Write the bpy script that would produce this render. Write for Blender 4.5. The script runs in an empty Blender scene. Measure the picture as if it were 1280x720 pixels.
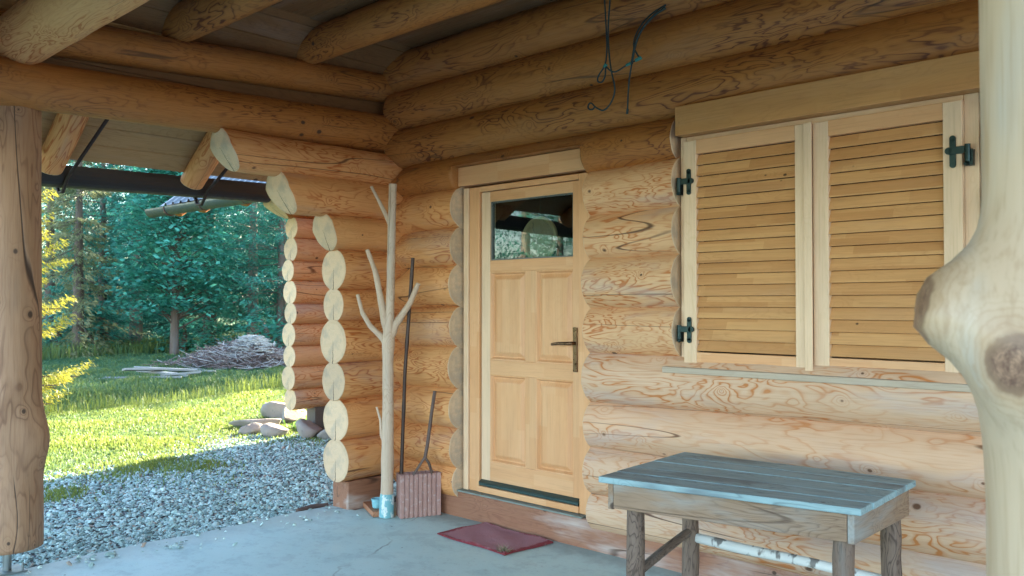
import bpy, math, random
import numpy as np
from mathutils import Vector, Matrix
PI = math.pi
scene = bpy.context.scene
col = scene.collection
rng = np.random.default_rng(7)
random.seed(7)

# ------------------------------------------------------------------ node helpers
class NT:
    def __init__(s, name):
        m = bpy.data.materials.new(name); m.use_nodes = True
        s.m = m; s.t = m.node_tree; s.n = s.t.nodes; s.n.clear()
        s.out = s.n.new('ShaderNodeOutputMaterial')
    def add(s, typ, **kw):
        nd = s.n.new(typ)
        for k, v in kw.items(): setattr(nd, k, v)
        return nd
    def put(s, sock, v):
        if v is None: return
        if hasattr(v, 'is_output'): s.t.links.new(v, sock)
        else:
            if isinstance(v, (tuple, list)) and len(v) == 3 and sock.type == 'RGBA': v = (*v, 1)
            sock.default_value = v
    def math(s, op, a, b=None, c=None, clamp=False):
        nd = s.add('ShaderNodeMath', operation=op, use_clamp=clamp)
        s.put(nd.inputs[0], a); s.put(nd.inputs[1], b); s.put(nd.inputs[2], c)
        return nd.outputs[0]
    def mix(s, f, a, b, mode='MIX'):
        nd = s.add('ShaderNodeMix', data_type='RGBA', blend_type=mode)
        s.put(nd.inputs[0], f); s.put(nd.inputs[6], a); s.put(nd.inputs[7], b)
        return nd.outputs[2]
    def mapping(s, v, scale=(1, 1, 1), loc=(0, 0, 0)):
        nd = s.add('ShaderNodeMapping'); s.put(nd.inputs[0], v)
        nd.inputs['Scale'].default_value = scale; nd.inputs['Location'].default_value = loc
        return nd.outputs[0]
    def noise(s, v, scale=1, detail=2, rough=.5, dist=0):
        nd = s.add('ShaderNodeTexNoise'); s.put(nd.inputs['Vector'], v)
        nd.inputs['Scale'].default_value = scale; nd.inputs['Detail'].default_value = detail
        nd.inputs['Roughness'].default_value = rough; nd.inputs['Distortion'].default_value = dist
        return nd.outputs[0]
    def vor(s, v, scale=1, feature='F1', out='Distance', rnd=1):
        nd = s.add('ShaderNodeTexVoronoi', feature=feature); s.put(nd.inputs['Vector'], v)
        nd.inputs['Scale'].default_value = scale; nd.inputs['Randomness'].default_value = rnd
        return nd.outputs[out]
    def ramp(s, f, stops, interp='LINEAR'):
        nd = s.add('ShaderNodeValToRGB'); s.put(nd.inputs[0], f); r = nd.color_ramp; r.interpolation = interp
        while len(r.elements) < len(stops): r.elements.new(.5)
        for e, (p, c) in zip(r.elements, stops):
            e.position = p; e.color = (*c, 1) if isinstance(c, (tuple, list)) else (c, c, c, 1)
        return nd.outputs[0]
    def smooth(s, f, a, b, lo=0, hi=1):
        nd = s.add('ShaderNodeMapRange', interpolation_type='SMOOTHSTEP'); s.put(nd.inputs[0], f)
        for i, v in zip((1, 2, 3, 4), (a, b, lo, hi)): nd.inputs[i].default_value = v
        return nd.outputs[0]
    def attr(s, name, out='Vector'):
        nd = s.add('ShaderNodeAttribute'); nd.attribute_name = name
        return nd.outputs[out]
    def obj(s): return s.add('ShaderNodeTexCoord').outputs['Object']
    def rand(s): return s.add('ShaderNodeObjectInfo').outputs['Random']
    def bump(s, h, strength=.3, dist=.01, normal=None):
        nd = s.add('ShaderNodeBump'); s.put(nd.inputs['Height'], h)
        nd.inputs['Strength'].default_value = strength; nd.inputs['Distance'].default_value = dist
        s.put(nd.inputs['Normal'], normal)
        return nd.outputs[0]
    def bsdf(s, color, rough=.6, normal=None, **kw):
        nd = s.add('ShaderNodeBsdfPrincipled'); s.put(nd.inputs['Base Color'], color); s.put(nd.inputs['Roughness'], rough)
        s.put(nd.inputs['Normal'], normal)
        for k, v in kw.items(): s.put(nd.inputs[k], v)
        s.t.links.new(nd.outputs[0], s.out.inputs[0])
        return nd

def wood(name, pale, line, dark=(.05, .025, .015), figure=1.0, fig_scale=1.0, knots=1.0, tint=.18, rough=.62,
         grey=(.42, .36, .33), grey_amt=.35, crack=.6, stave=None, bumpy=.35, crack_lo=.51):
    """log / board wood: grain runs along the x of the gc attribute"""
    n = NT(name); g = n.attr('gc')
    # knots (branch stubs): rare voronoi cells cut by the surface
    kd = n.vor(n.mapping(g, (5.2, 6.6, 6.6)), 1)
    ks = n.noise(n.mapping(g, (1.1, 1.1, 1.1)), 1.3, 0)
    # contour figure of growth rings cut by a hewn surface
    rnd = n.rand(); vs = n.add('ShaderNodeVectorMath', operation='SCALE'); n.put(vs.inputs[0], n.mapping(g, (1.5 * fig_scale, 7 * fig_scale, 7 * fig_scale)))
    n.put(vs.inputs['Scale'], n.math('ADD', .72, n.math('MULTIPLY', n.math('FRACT', n.math('MULTIPLY', rnd, 7.31)), .62)))
    warp = n.noise(vs.outputs[0], 1, 3, .52, .55)
    fld = n.math('MULTIPLY', warp, 13.0)
    halo = n.math('MULTIPLY', n.math('EXPONENT', n.math('MULTIPLY', kd, -7.5)), 5.0)
    fld = n.math('ADD', fld, halo)
    saw = n.math('FRACT', fld)
    ln = n.ramp(saw, [(0, .85), (.10, .12), (.50, 0), (.80, .35), (.93, 1.0), (1, .95)])
    patch = n.smooth(n.noise(n.mapping(g, (1.6, 4, 4), (3, 1, 7)), 1, 2), .36, .66, .22, 1)
    ln = n.math('MULTIPLY', n.math('MULTIPLY', n.math('MULTIPLY', ln, patch), n.math('ADD', .7, n.math('MULTIPLY', n.math('FRACT', n.math('MULTIPLY', rnd, 13.7)), .45))), figure, clamp=True)
    base = n.mix(n.noise(n.mapping(g, (2.5, 10, 10), (9, 2, 1)), 1, 3), tuple(c * .84 for c in pale), tuple(min(1, c * 1.13) for c in pale))
    c = n.mix(ln, base, line)
    if stave:    # finger-jointed staves of slightly different wood
        sx = n.add('ShaderNodeSeparateXYZ'); n.put(sx.inputs[0], g)
        row = n.math('FLOOR', n.math('MULTIPLY', n.math('ADD', sx.outputs[1], sx.outputs[2]), stave[1]))
        wn0 = n.add('ShaderNodeTexWhiteNoise', noise_dimensions='1D'); n.put(wn0.inputs['W'], row)
        cell = n.math('FLOOR', n.math('ADD', n.math('MULTIPLY', sx.outputs[0], stave[0]), n.math('MULTIPLY', wn0.outputs[0], 9)))
        wn = n.add('ShaderNodeTexWhiteNoise', noise_dimensions='2D')
        cv = n.add('ShaderNodeCombineXYZ'); n.put(cv.inputs[0], row); n.put(cv.inputs[1], cell); n.put(wn.inputs['Vector'], cv.outputs[0])
        c = n.mix(n.math('MULTIPLY', wn.outputs[0], .42 if len(stave) < 3 else stave[2]), c, tuple(p * q for p, q in zip(line, (1.05, 1, .9))))
    # weathered greyed patches
    gm = n.smooth(n.noise(n.mapping(g, (1.1, 5, 5), (4, 8, 2)), 1, 4, .62), .5, .72, 0, grey_amt)
    c = n.mix(gm, c, grey)
    # fine fibre streaks
    fib = n.noise(n.mapping(g, (4, 130, 130)), 1, 2, .6)
    c = n.mix(n.smooth(fib, .45, .8, 0, .22), c, tuple(p * .55 for p in line))
    # knots
    kr = n.math('ADD', .05, n.math('MULTIPLY', n.smooth(ks, .35, .7), .09 * knots))
    km = n.math('SUBTRACT', 1, n.smooth(n.math('DIVIDE', kd, kr), .55, 1.05))
    if knots > 0: c = n.mix(n.math('MULTIPLY', km, .93), c, dark)
    # drying checks
    cn = n.noise(n.mapping(g, (.32, 5, 5), (2, 5, 3)), 1, 1, .5)
    cl = n.math('SUBTRACT', 1, n.smooth(n.math('ABSOLUTE', n.math('SUBTRACT', cn, .5)), .001, .007))
    cm = n.math('MULTIPLY', cl, n.smooth(n.noise(n.mapping(g, (.9, 1.5, 1.5), (8, 1, 1)), 1, 1), crack_lo, crack_lo + .06, 0, crack))
    c = n.mix(cm, c, dark)
    # each object a little different
    r = n.rand()
    c = n.mix(n.math('MULTIPLY', r, tint * 1.6), c, tuple(p * .8 for p in line), 'MIX')
    hv = n.add('ShaderNodeHueSaturation'); n.put(hv.inputs['Color'], c); n.put(hv.inputs['Value'], n.math('ADD', 1 - tint * .6, n.math('MULTIPLY', r, tint * 1.2)))
    h = n.math('ADD', n.math('MULTIPLY', ln, -.25), n.math('ADD', n.math('MULTIPLY', fib, .4), n.math('MULTIPLY', cm, -3)))
    h = n.math('ADD', h, n.math('MULTIPLY', n.noise(n.mapping(g, (5, 26, 26)), 1, 3), 1.2))
    n.bsdf(hv.outputs[0], n.smooth(fib, .2, .8, rough - .08, rough + .12), n.bump(h, bumpy, .006))
    return n.m

def endgrain(name, pale=(.70, .52, .35), line=(.50, .32, .18)):
    n = NT(name); o = n.obj()
    sx = n.add('ShaderNodeSeparateXYZ'); n.put(sx.inputs[0], o)
    y, z = sx.outputs[1], sx.outputs[2]
    wob = n.noise(o, 14, 2)
    rr = n.math('ADD', n.math('SQRT', n.math('ADD', n.math('MULTIPLY', y, y), n.math('MULTIPLY', z, z))), n.math('MULTIPLY', wob, .02))
    ring = n.math('SINE', n.math('MULTIPLY', rr, 720))
    c = n.mix(n.smooth(ring, .0, 1, 0, .6), pale, line)
    c = n.mix(n.smooth(n.noise(o, 9, 4, .65), .44, .68, 0, .65), c, (.40, .33, .26))
    c = n.mix(n.smooth(rr, .13, .15, 0, .15), c, (.36, .22, .11))
    c = n.mix(n.smooth(n.noise(n.mapping(o, (60, 6, 60)), 1, 2), .55, .75, 0, .2), c, line)
    # one drying split from the heart down, wandering a little
    yy = n.math('ADD', y, n.math('MULTIPLY', n.math('SUBTRACT', n.noise(n.mapping(o, (5, 5, 16)), 1, 2), .5), .03))
    w = n.math('ADD', .0008, n.math('MULTIPLY', n.math('MAXIMUM', n.math('MULTIPLY', z, -1), 0), .026))
    ck = n.math('MULTIPLY', n.math('LESS_THAN', n.math('ABSOLUTE', yy), w), n.math('LESS_THAN', z, .01))
    c = n.mix(n.math('MULTIPLY', ck, .9), c, (.03, .018, .012))
    r = n.rand()
    hv = n.add('ShaderNodeHueSaturation'); n.put(hv.inputs['Color'], c); n.put(hv.inputs['Value'], n.math('ADD', .85, n.math('MULTIPLY', r, .25)))
    n.bsdf(hv.outputs[0], .75, n.bump(n.math('ADD', ring, n.math('MULTIPLY', ck, -6)), .12, .003))
    return n.m

def plain(name, color, rough=.5, metal=0, var=.15, scale=25, bump=.1):
    n = NT(name); o = n.obj()
    f = n.noise(o, scale, 4, .6)
    c = n.mix(f, tuple(x * (1 - var) for x in color), tuple(min(1, x * (1 + var)) for x in color))
    n.bsdf(c, n.smooth(f, .3, .7, max(.05, rough - .1), min(1, rough + .1)), n.bump(f, bump, .003), Metallic=metal)
    return n.m

M = {}
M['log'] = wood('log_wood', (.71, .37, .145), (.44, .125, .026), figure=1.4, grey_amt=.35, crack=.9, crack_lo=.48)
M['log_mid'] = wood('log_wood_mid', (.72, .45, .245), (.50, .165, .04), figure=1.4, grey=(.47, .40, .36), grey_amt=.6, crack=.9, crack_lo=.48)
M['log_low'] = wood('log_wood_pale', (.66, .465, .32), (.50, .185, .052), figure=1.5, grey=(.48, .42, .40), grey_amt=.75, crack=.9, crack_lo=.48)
M['log_roof'] = wood('log_wood_amber_shaded', (.47, .180, .036), (.14, .034, .006), figure=1.2, grey_amt=.2, grey=(.26, .19, .13))  # amber wood darkened: shade under the roof is put into the colour
M['end'] = endgrain('end_grain')
M['board'] = wood('board_pine', (.72, .41, .21), (.57, .26, .10), figure=.22, fig_scale=.8, knots=0, grey_amt=.0, crack=0, tint=.10, stave=(2.2, 14), rough=.42, bumpy=.12)
M['lintel'] = wood('lintel_pine', (.60, .30, .105), (.40, .16, .045), figure=.25, fig_scale=1.2, knots=.1, grey_amt=.1, crack=0, tint=.1, stave=(2.6, 16), rough=.45, bumpy=.12)
M['lamella'] = wood('louvre_pine', (.68, .38, .16), (.40, .17, .055), figure=.25, fig_scale=1.2, knots=.15, grey_amt=.1, crack=0, tint=.1, stave=(2.2, 20, .5), rough=.45, bumpy=.12)
M['stile'] = wood('stile_pine', (.76, .54, .36), (.58, .37, .18), figure=.25, fig_scale=1.0, knots=0, grey_amt=.1, crack=0, tint=.08, rough=.45, bumpy=.12)
M['deck'] = wood('deck_boards_shaded', (.22, .105, .037), (.10, .04, .014), figure=.5, fig_scale=1.2, knots=.8, grey_amt=.2, crack=.1, tint=.2)  # same boards as the eave, darkened: roof shade is in the colour
M['eave'] = wood('eave_board_lit', (.50, .30, .125), (.30, .14, .045), figure=.5, fig_scale=1.2, knots=.8, grey_amt=.2, crack=.1, tint=.2)  # lighter copy of the deck boards: light at the eave is in the colour
M['sill'] = wood('sill_beam', (.31, .145, .085), (.17, .06, .035), figure=.8, knots=.8, grey=(.52, .46, .43), grey_amt=.8, crack=.8, tint=.05)
M['weather'] = wood('weathered_board', (.31, .47, .50), (.10, .15, .16), figure=.95, fig_scale=1.3, knots=.8, grey=(.12, .155, .17), grey_amt=1, crack=.5, tint=.15, rough=.5, dark=(.03, .03, .035))
M['apron'] = wood('weathered_apron', (.29, .19, .12), (.14, .075, .04), figure=.8, fig_scale=1.2, knots=.8, grey=(.33, .37, .37), grey_amt=.75, crack=.6, tint=.1, rough=.6)
M['leg'] = wood('weathered_leg', (.20, .135, .10), (.075, .045, .032), figure=1.3, fig_scale=2.2, knots=1, grey=(.24, .29, .29), grey_amt=.7, crack=.8, tint=.2)
M['post'] = wood('peeled_post', (.38, .215, .12), (.16, .068, .034), figure=.6, fig_scale=.7, knots=.9, grey=(.26, .16, .10), grey_amt=.75, crack=1, tint=.05, rough=.55, crack_lo=.40)
M['bare'] = wood('bare_sapling', (.56, .43, .32), (.36, .23, .15), figure=.6, fig_scale=2.5, knots=.5, grey=(.46, .42, .38), grey_amt=.5, crack=.9, tint=.06, crack_lo=.45)

# ------------------------------------------------------------------ object helpers
def setp(o, label=None, cat=None, group=None, kind=None):
    if label: o['label'] = label
    if cat: o['category'] = cat
    if group: o['group'] = group
    if kind: o['kind'] = kind
    return o
def empty(name, loc=(0, 0, 0), rz=0):
    o = bpy.data.objects.new(name, None); col.objects.link(o); o.location = loc; o.rotation_euler = (0, 0, rz)
    o.empty_display_size = .1
    return o
def parent(o, p):
    """keep the world place of o while parenting (roots are translated / turned about z only)"""
    o.parent = p
    w = Matrix.Identity(4); q = p; chain = []
    while q: chain.append(q); q = q.parent
    for q in reversed(chain): w = w @ q.matrix_parent_inverse @ q.matrix_basis
    o.matrix_parent_inverse = w.inverted()
def new_mesh(name, V, F, mats, gc=None, mi=None, smooth=None, p=None, mat4=None, bevel=0, label=None):
    me = bpy.data.meshes.new(name)
    me.from_pydata([tuple(v) for v in V] if not isinstance(V, np.ndarray) else V.tolist(), [], F if not isinstance(F, np.ndarray) else F.tolist())
    for m in (mats if isinstance(mats, (list, tuple)) else [mats]): me.materials.append(m)
    if gc is not None:
        a = me.attributes.new('gc', 'FLOAT_VECTOR', 'POINT'); a.data.foreach_set('vector', np.asarray(gc, np.float32).ravel())
    if mi is not None: me.polygons.foreach_set('material_index', np.asarray(mi, np.int32))
    if smooth is not None:
        me.polygons.foreach_set('use_smooth', np.full(len(me.polygons), smooth) if isinstance(smooth, bool) else np.asarray(smooth, bool))
    me.update()
    o = bpy.data.objects.new(name, me); col.objects.link(o)
    if mat4 is not None: o.matrix_world = mat4; o.matrix_basis = mat4
    if p is not None: parent(o, p)
    if bevel:
        b = o.modifiers.new('edge', 'BEVEL'); b.width = bevel; b.segments = 2; b.limit_method = 'ANGLE'
    if label: o['label'] = label
    return o
class MB:
    """collects pieces of one mesh, each with its own grain coordinates"""
    def __init__(s): s.V = []; s.F = []; s.G = []; s.MI = []; s.S = []
    def raw(s, V, F, G, mi=0, smooth=False):
        b = len(s.V); s.V += [tuple(v) for v in V]; s.G += [tuple(g) for g in G]
        for f in F: s.F.append([b + i for i in f]); s.MI.append(mi); s.S.append(smooth)
    def box(s, c, size, rot=None, grain=0, mi=0):
        c = Vector(c); hx, hy, hz = (q / 2 for q in size); off = rng.uniform(-40, 40, 3)
        V = []; G = []
        for x in (-hx, hx):
            for y in (-hy, hy):
                for z in (-hz, hz):
                    v = Vector((x, y, z)); g = (x, y, z)
                    g = (g[grain], g[(grain + 1) % 3], g[(grain + 2) % 3])
                    G.append((g[0] + off[0], g[1] + off[1], g[2] + off[2]))
                    if rot: v = rot @ v
                    V.append(c + v)
        F = [(0, 1, 3, 2), (4, 6, 7, 5), (0, 4, 5, 1), (2, 3, 7, 6), (0, 2, 6, 4), (1, 5, 7, 3)]
        s.raw(V, F, G, mi)
    def bx(s, x0, x1, y0, y1, z0, z1, grain=0, mi=0):
        s.box(((x0 + x1) / 2, (y0 + y1) / 2, (z0 + z1) / 2), (x1 - x0, y1 - y0, z1 - z0), None, grain, mi)
    def quadbar(s, p, q, r, t, z0, z1, mi=0):
        """prism over a plan quad p,q,r,t with grain p->q"""
        off = rng.uniform(-40, 40, 3); P = [Vector(a) for a in (p, q, r, t)]
        d = (P[1] - P[0]).normalized(); e = Vector((-d.y, d.x)); V = []; G = []
        for z in (z0, z1):
            for a in P:
                V.append((a.x, a.y, z)); G.append((a.dot(d) + off[0], a.dot(e) + off[1], z + off[2]))
        s.raw(V, [(3, 2, 1, 0), (4, 5, 6, 7), (0, 1, 5, 4), (1, 2, 6, 5), (2, 3, 7, 6), (3, 0, 4, 7)], G, mi)
    def tube(s, pts, rad, seg=8, mi=0, cap=True, wob=0, smooth=True):
        P = [Vector(p) for p in pts]; n = len(P)
        R = rad if isinstance(rad, (list, tuple)) else [rad] * n
        off = rng.uniform(-40, 40, 3); V = []; G = []; F = []; run = 0
        up = Vector((0, 0, 1)); prev = None
        for i in range(n):
            t = (P[min(i + 1, n - 1)] - P[max(i - 1, 0)]).normalized()
            if prev is None:
                a = t.cross(up); a = t.cross(Vector((1, 0, 0))) if a.length < .05 else a
            else: a = prev - t * prev.dot(t)
            a.normalize(); prev = a; b = t.cross(a)
            if i: run += (P[i] - P[i - 1]).length
            for k in range(seg):
                th = 2 * PI * k / seg; r = R[i] * (1 + wob * (rng.random() - .5))
                v = a * (math.cos(th) * r) + b * (math.sin(th) * r)
                V.append(P[i] + v); G.append((run + off[0], math.cos(th) * r + off[1], math.sin(th) * r + off[2]))
        for i in range(n - 1):
            for k in range(seg):
                k2 = (k + 1) % seg
                F.append((i * seg + k, i * seg + k2, (i + 1) * seg + k2, (i + 1) * seg + k))
        s.raw(V, F, G, mi, smooth)
        if cap:
            s.raw(V[:seg], [tuple(reversed(range(seg)))], G[:seg], mi); s.raw(V[-seg:], [tuple(range(seg))], G[-seg:], mi)
    def build(s, name, mats, p=None, bevel=0, label=None, origin=None):
        V = np.array(s.V, float); m4 = None
        if origin is not None: V = V - np.array(origin); m4 = Matrix.Translation(origin)
        return new_mesh(name, V, s.F, mats, s.G, s.MI, s.S, p, m4, bevel, label)

def vnoise(x, seed):
    """smooth 1-D noise"""
    r = np.random.default_rng(seed); ph = r.uniform(0, 6.28, 5); f = np.array([1.3, 2.9, 5.1, 8.7, 13.1]); a = np.array([1, .7, .45, .3, .15])
    return sum(a[i] * np.sin(x * f[i] + ph[i]) for i in range(5)) / 2.6

def log(name, p0, p1, r0, r1=None, p=None, mats=None, seed=None, end0=None, end1=None, shape=None, step=.05, label=None, seg=36, rough_=.012, skip=None):
    """peeled log as one mesh; local x is its axis.  shape(x,y,z,world)->y,z edits the skin; end fn(y,z)->axial offset of the cut face;
    skip=(x0,x1,zmin): raises the underside above zmin between local x0 and x1 (notch over a door head)"""
    p0 = Vector(p0); p1 = Vector(p1); d = p1 - p0; Lg = d.length; d.normalize(); r1 = r1 or r0
    seed = int(rng.integers(1e6)) if seed is None else seed; r = np.random.default_rng(seed); off = r.uniform(-50, 50, 3)
    xs = np.linspace(0, Lg, max(4, int(Lg / step)))
    if skip:
        xs = np.sort(np.concatenate([xs, [skip[0] - .001, skip[0], skip[1], skip[1] + .001]]))
    th = np.linspace(0, 2 * PI, seg, endpoint=False); n = len(xs)
    X, T = np.meshgrid(xs, th, indexing='ij'); t = X / Lg
    R = r0 + (r1 - r0) * t
    R = R * (1 + rough_ * 1.4 * vnoise(X * 1.1 + 9 * np.sin(T), seed + 1) + rough_ * vnoise(T * 2.0 + X * .7, seed + 2) * np.abs(np.sin(T / 2)))
    for _ in range(int(Lg * 1.4)):   # low swellings round branch stubs
        cx, ct = r.uniform(0, Lg), r.uniform(0, 2 * PI); dt = np.angle(np.exp(1j * (T - ct)))
        R = R + .006 * np.exp(-((X - cx) / .07) ** 2 - (dt / .35) ** 2)
    Y = np.cos(T) * R; Z = np.sin(T) * R
    Y = Y + .006 * vnoise(X * .9, seed + 5); Z = Z + .004 * vnoise(X * .8, seed + 6)
    if shape is not None: Y, Z = shape(X, Y, Z)
    if skip:
        m = (X >= skip[0] - 1e-6) & (X <= skip[1] + 1e-6); Z = np.where(m, np.maximum(Z, skip[2]), Z)
    Xo = X.copy()
    def cut(i, fn, sign):
        y, z = Y[i], Z[i]; return fn(y, z)
    if end0 is not None: Xo[0] = X[0] + end0(Y[0], Z[0]); 
    if end1 is not None: Xo[-1] = X[-1] + end1(Y[-1], Z[-1])
    for i in range(1, n - 1):       # keep rings in order next to a shaped cut
        if end0 is not None: Xo[i] = np.maximum(Xo[i], Xo[0] + .001 * i)
        if end1 is not None: Xo[i] = np.minimum(Xo[i], Xo[-1] - .001 * (n - i))
    V = np.stack([Xo, Y, Z], -1).reshape(-1, 3); F = []; mi = []; sm = []
    for i in range(n - 1):
        for k in range(seg):
            k2 = (k + 1) % seg
            F.append((i * seg + k, (i + 1) * seg + k, (i + 1) * seg + k2, i * seg + k2))
    mi += [0] * len(F); sm += [True] * len(F)
    Vs = [V]; base = len(V)
    for which, i, fn in ((0, 0, end0), (1, n - 1, end1)):
        cy, cz = Y[i].mean(), Z[i].mean(); cap = []
        levels = [1, .985, .8, .6, .4, .2]
        for li, s_ in enumerate(levels):
            y = cy + (Y[i] - cy) * s_; z = cz + (Z[i] - cz) * s_
            x = np.full(seg, xs[i]) + (fn(y, z) if fn is not None else 0)
            if li == 0 : x = x + 0
            cap.append(np.stack([x + (0 if li == 0 else (-.004 if which == 0 else .004)), y, z], -1))
        c0 = fn(np.array([cy]), np.array([cz]))[0] if fn is not None else 0
        cap.append(np.array([[xs[i] + c0 + (-.004 if which == 0 else .004), cy, cz]]))
        Vs += cap; nl = len(levels)
        for l in range(nl - 1):
            for k in range(seg):
                k2 = (k + 1) % seg; a, b, c, e = base + l * seg + k, base + l * seg + k2, base + (l + 1) * seg + k2, base + (l + 1) * seg + k
                F.append((a, b, c, e) if which == 0 else (a, e, c, b)); mi.append(1); sm.append(fn is not None)
        cc = base + nl * seg
        for k in range(seg):
            a, b = base + (nl - 1) * seg + k, base + (nl - 1) * seg + (k + 1) % seg
            F.append((a, b, cc) if which == 0 else (a, cc, b)); mi.append(1); sm.append(fn is not None)
        base = cc + 1
    V = np.concatenate(Vs); gc = V + off
    up = Vector((0, 0, 1)); yv = up.cross(d).normalized(); zv = d.cross(yv)
    m4 = Matrix(((d.x, yv.x, zv.x, p0.x), (d.y, yv.y, zv.y, p0.y), (d.z, yv.z, zv.z, p0.z), (0, 0, 0, 1)))
    return new_mesh(name, V, F, mats or [M['log'], M['end']], gc, mi, sm, p, m4, 0, label)

# ================================================================== LIGHT, SKY, CAMERA
SUN_EL, SUN_AZ = math.radians(21), None
sun_dir = Vector((-.28, .96, 0)).normalized() * math.cos(SUN_EL) + Vector((0, 0, math.sin(SUN_EL)))   # towards the sun
w = bpy.data.worlds.new('World'); scene.world = w; w.use_nodes = True
bg = w.node_tree.nodes['Background']; sky = w.node_tree.nodes.new('ShaderNodeTexSky')
sky.sky_type = 'NISHITA'; sky.sun_disc = False; sky.sun_elevation = SUN_EL
sky.sun_rotation = math.atan2(sun_dir.x, sun_dir.y); sky.altitude = 300; sky.air_density = 1.0; sky.dust_density = .6; sky.ozone_density = .45
w.node_tree.links.new(sky.outputs[0], bg.inputs[0]); bg.inputs[1].default_value = .06
sl = bpy.data.lights.new('sun', 'SUN'); sl.energy = 3.2; sl.angle = math.radians(.6); sl.color = (1, .86, .62)
so = bpy.data.objects.new('sun', sl); col.objects.link(so); so.rotation_euler = sun_dir.to_track_quat('Z', 'Y').to_euler(); so.location = (0, 0, 12)
cd = bpy.data.cameras.new('camera'); cam = bpy.data.objects.new('camera', cd); col.objects.link(cam); scene.camera = cam
cam.location = (0, 0, 1.47)
fwd = Vector((-.6884, .7254, 0)).normalized() * 1063 + Vector((0, 0, 20)); cam.rotation_euler = fwd.to_track_quat('-Z', 'Y').to_euler()
cd.sensor_width = 36; cd.lens = 36 * 1063 / 1280; cd.clip_start = .05; cd.clip_end = 2000
cd.dof.use_dof = True; cd.dof.focus_distance = 5.2; cd.dof.aperture_fstop = 6.3
scene.view_settings.view_transform = 'Standard'; scene.view_settings.look = 'None'; scene.view_settings.gamma = 1
scene.view_settings.exposure = 4.0
scene.cycles.use_denoising = True; scene.cycles.max_bounces = 10; scene.cycles.diffuse_bounces = 6; scene.cycles.sample_clamp_indirect = 8
scene.cycles.transparent_max_bounces = 16

# ================================================================== GROUND
def ground_mat():
    n = NT('ground_soil'); o = n.obj()
    sx = n.add('ShaderNodeSeparateXYZ'); n.put(sx.inputs[0], o)
    edge = n.math('ADD', n.math('ADD', sx.outputs[0], n.math('MULTIPLY', sx.outputs[1], .27)), n.math('MULTIPLY', n.math('SUBTRACT', n.noise(o, .9, 4, .6), .5), 4.0))
    gr = n.smooth(edge, -8.6, -7.2)
    stone = n.vor(o, 34, 'F1', 'Color'); sv = n.add('ShaderNodeSeparateXYZ'); n.put(sv.inputs[0], stone)
    gravel = n.mix(sv.outputs[0], (.10, .10, .10), (.40, .40, .39))
    gravel = n.mix(n.smooth(n.vor(o, 34), .25, .5, 0, .7), gravel, (.05, .05, .05))
    grass = n.mix(n.noise(o, 3.1, 5, .65), (.03, .09, .035), (.09, .17, .05))
    grass = n.mix(n.smooth(n.noise(o, .55, 3), .5, .7, 0, .6), grass, (.10, .16, .06))
    n.bsdf(n.mix(gr, grass, gravel), .9, n.bump(n.noise(o, 40, 4, .7), .6, .03))
    return n.m
def gz(x, y):
    """ground height: level by the porch, a shallow dip beyond the lit grass, nearly flat meadow"""
    d = -x
    z = -.055 - .05 * np.clip((d - 5.3) / 4, 0, 1) + .03 * np.sin(x * .7 + y * .5) * np.clip((d - 7) / 6, 0, 1)
    s = d - 13.9 - .08 * (y - 6) - .25 * np.sin(y * .8)
    z = z - .22 * np.exp(-((s - 1.2) / .8) ** 2) * np.clip((d - 9) / 3, 0, 1)
    return z
gx = np.concatenate([[-900, -400, -160, -80], np.arange(-46, -4, .5), [-3, 0, 5, 15, 40, 100, 300, 900]])
gy = np.concatenate([[-900, -300, -100, -40, -20], np.arange(-10, 30, .5), [35, 45, 70, 130, 300, 900]])
GX, GY = np.meshgrid(gx, gy, indexing='ij'); GZ = gz(GX, GY); GZ[(GX > -5.2)] = -.09
F = []; ny = len(gy)
for i in range(len(gx) - 1):
    for j in range(ny - 1): F.append((i * ny + j, (i + 1) * ny + j, (i + 1) * ny + j + 1, i * ny + j + 1))
setp(new_mesh('ground', np.stack([GX, GY, GZ], -1).reshape(-1, 3), F, ground_mat(), smooth=True), kind='structure')

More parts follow.
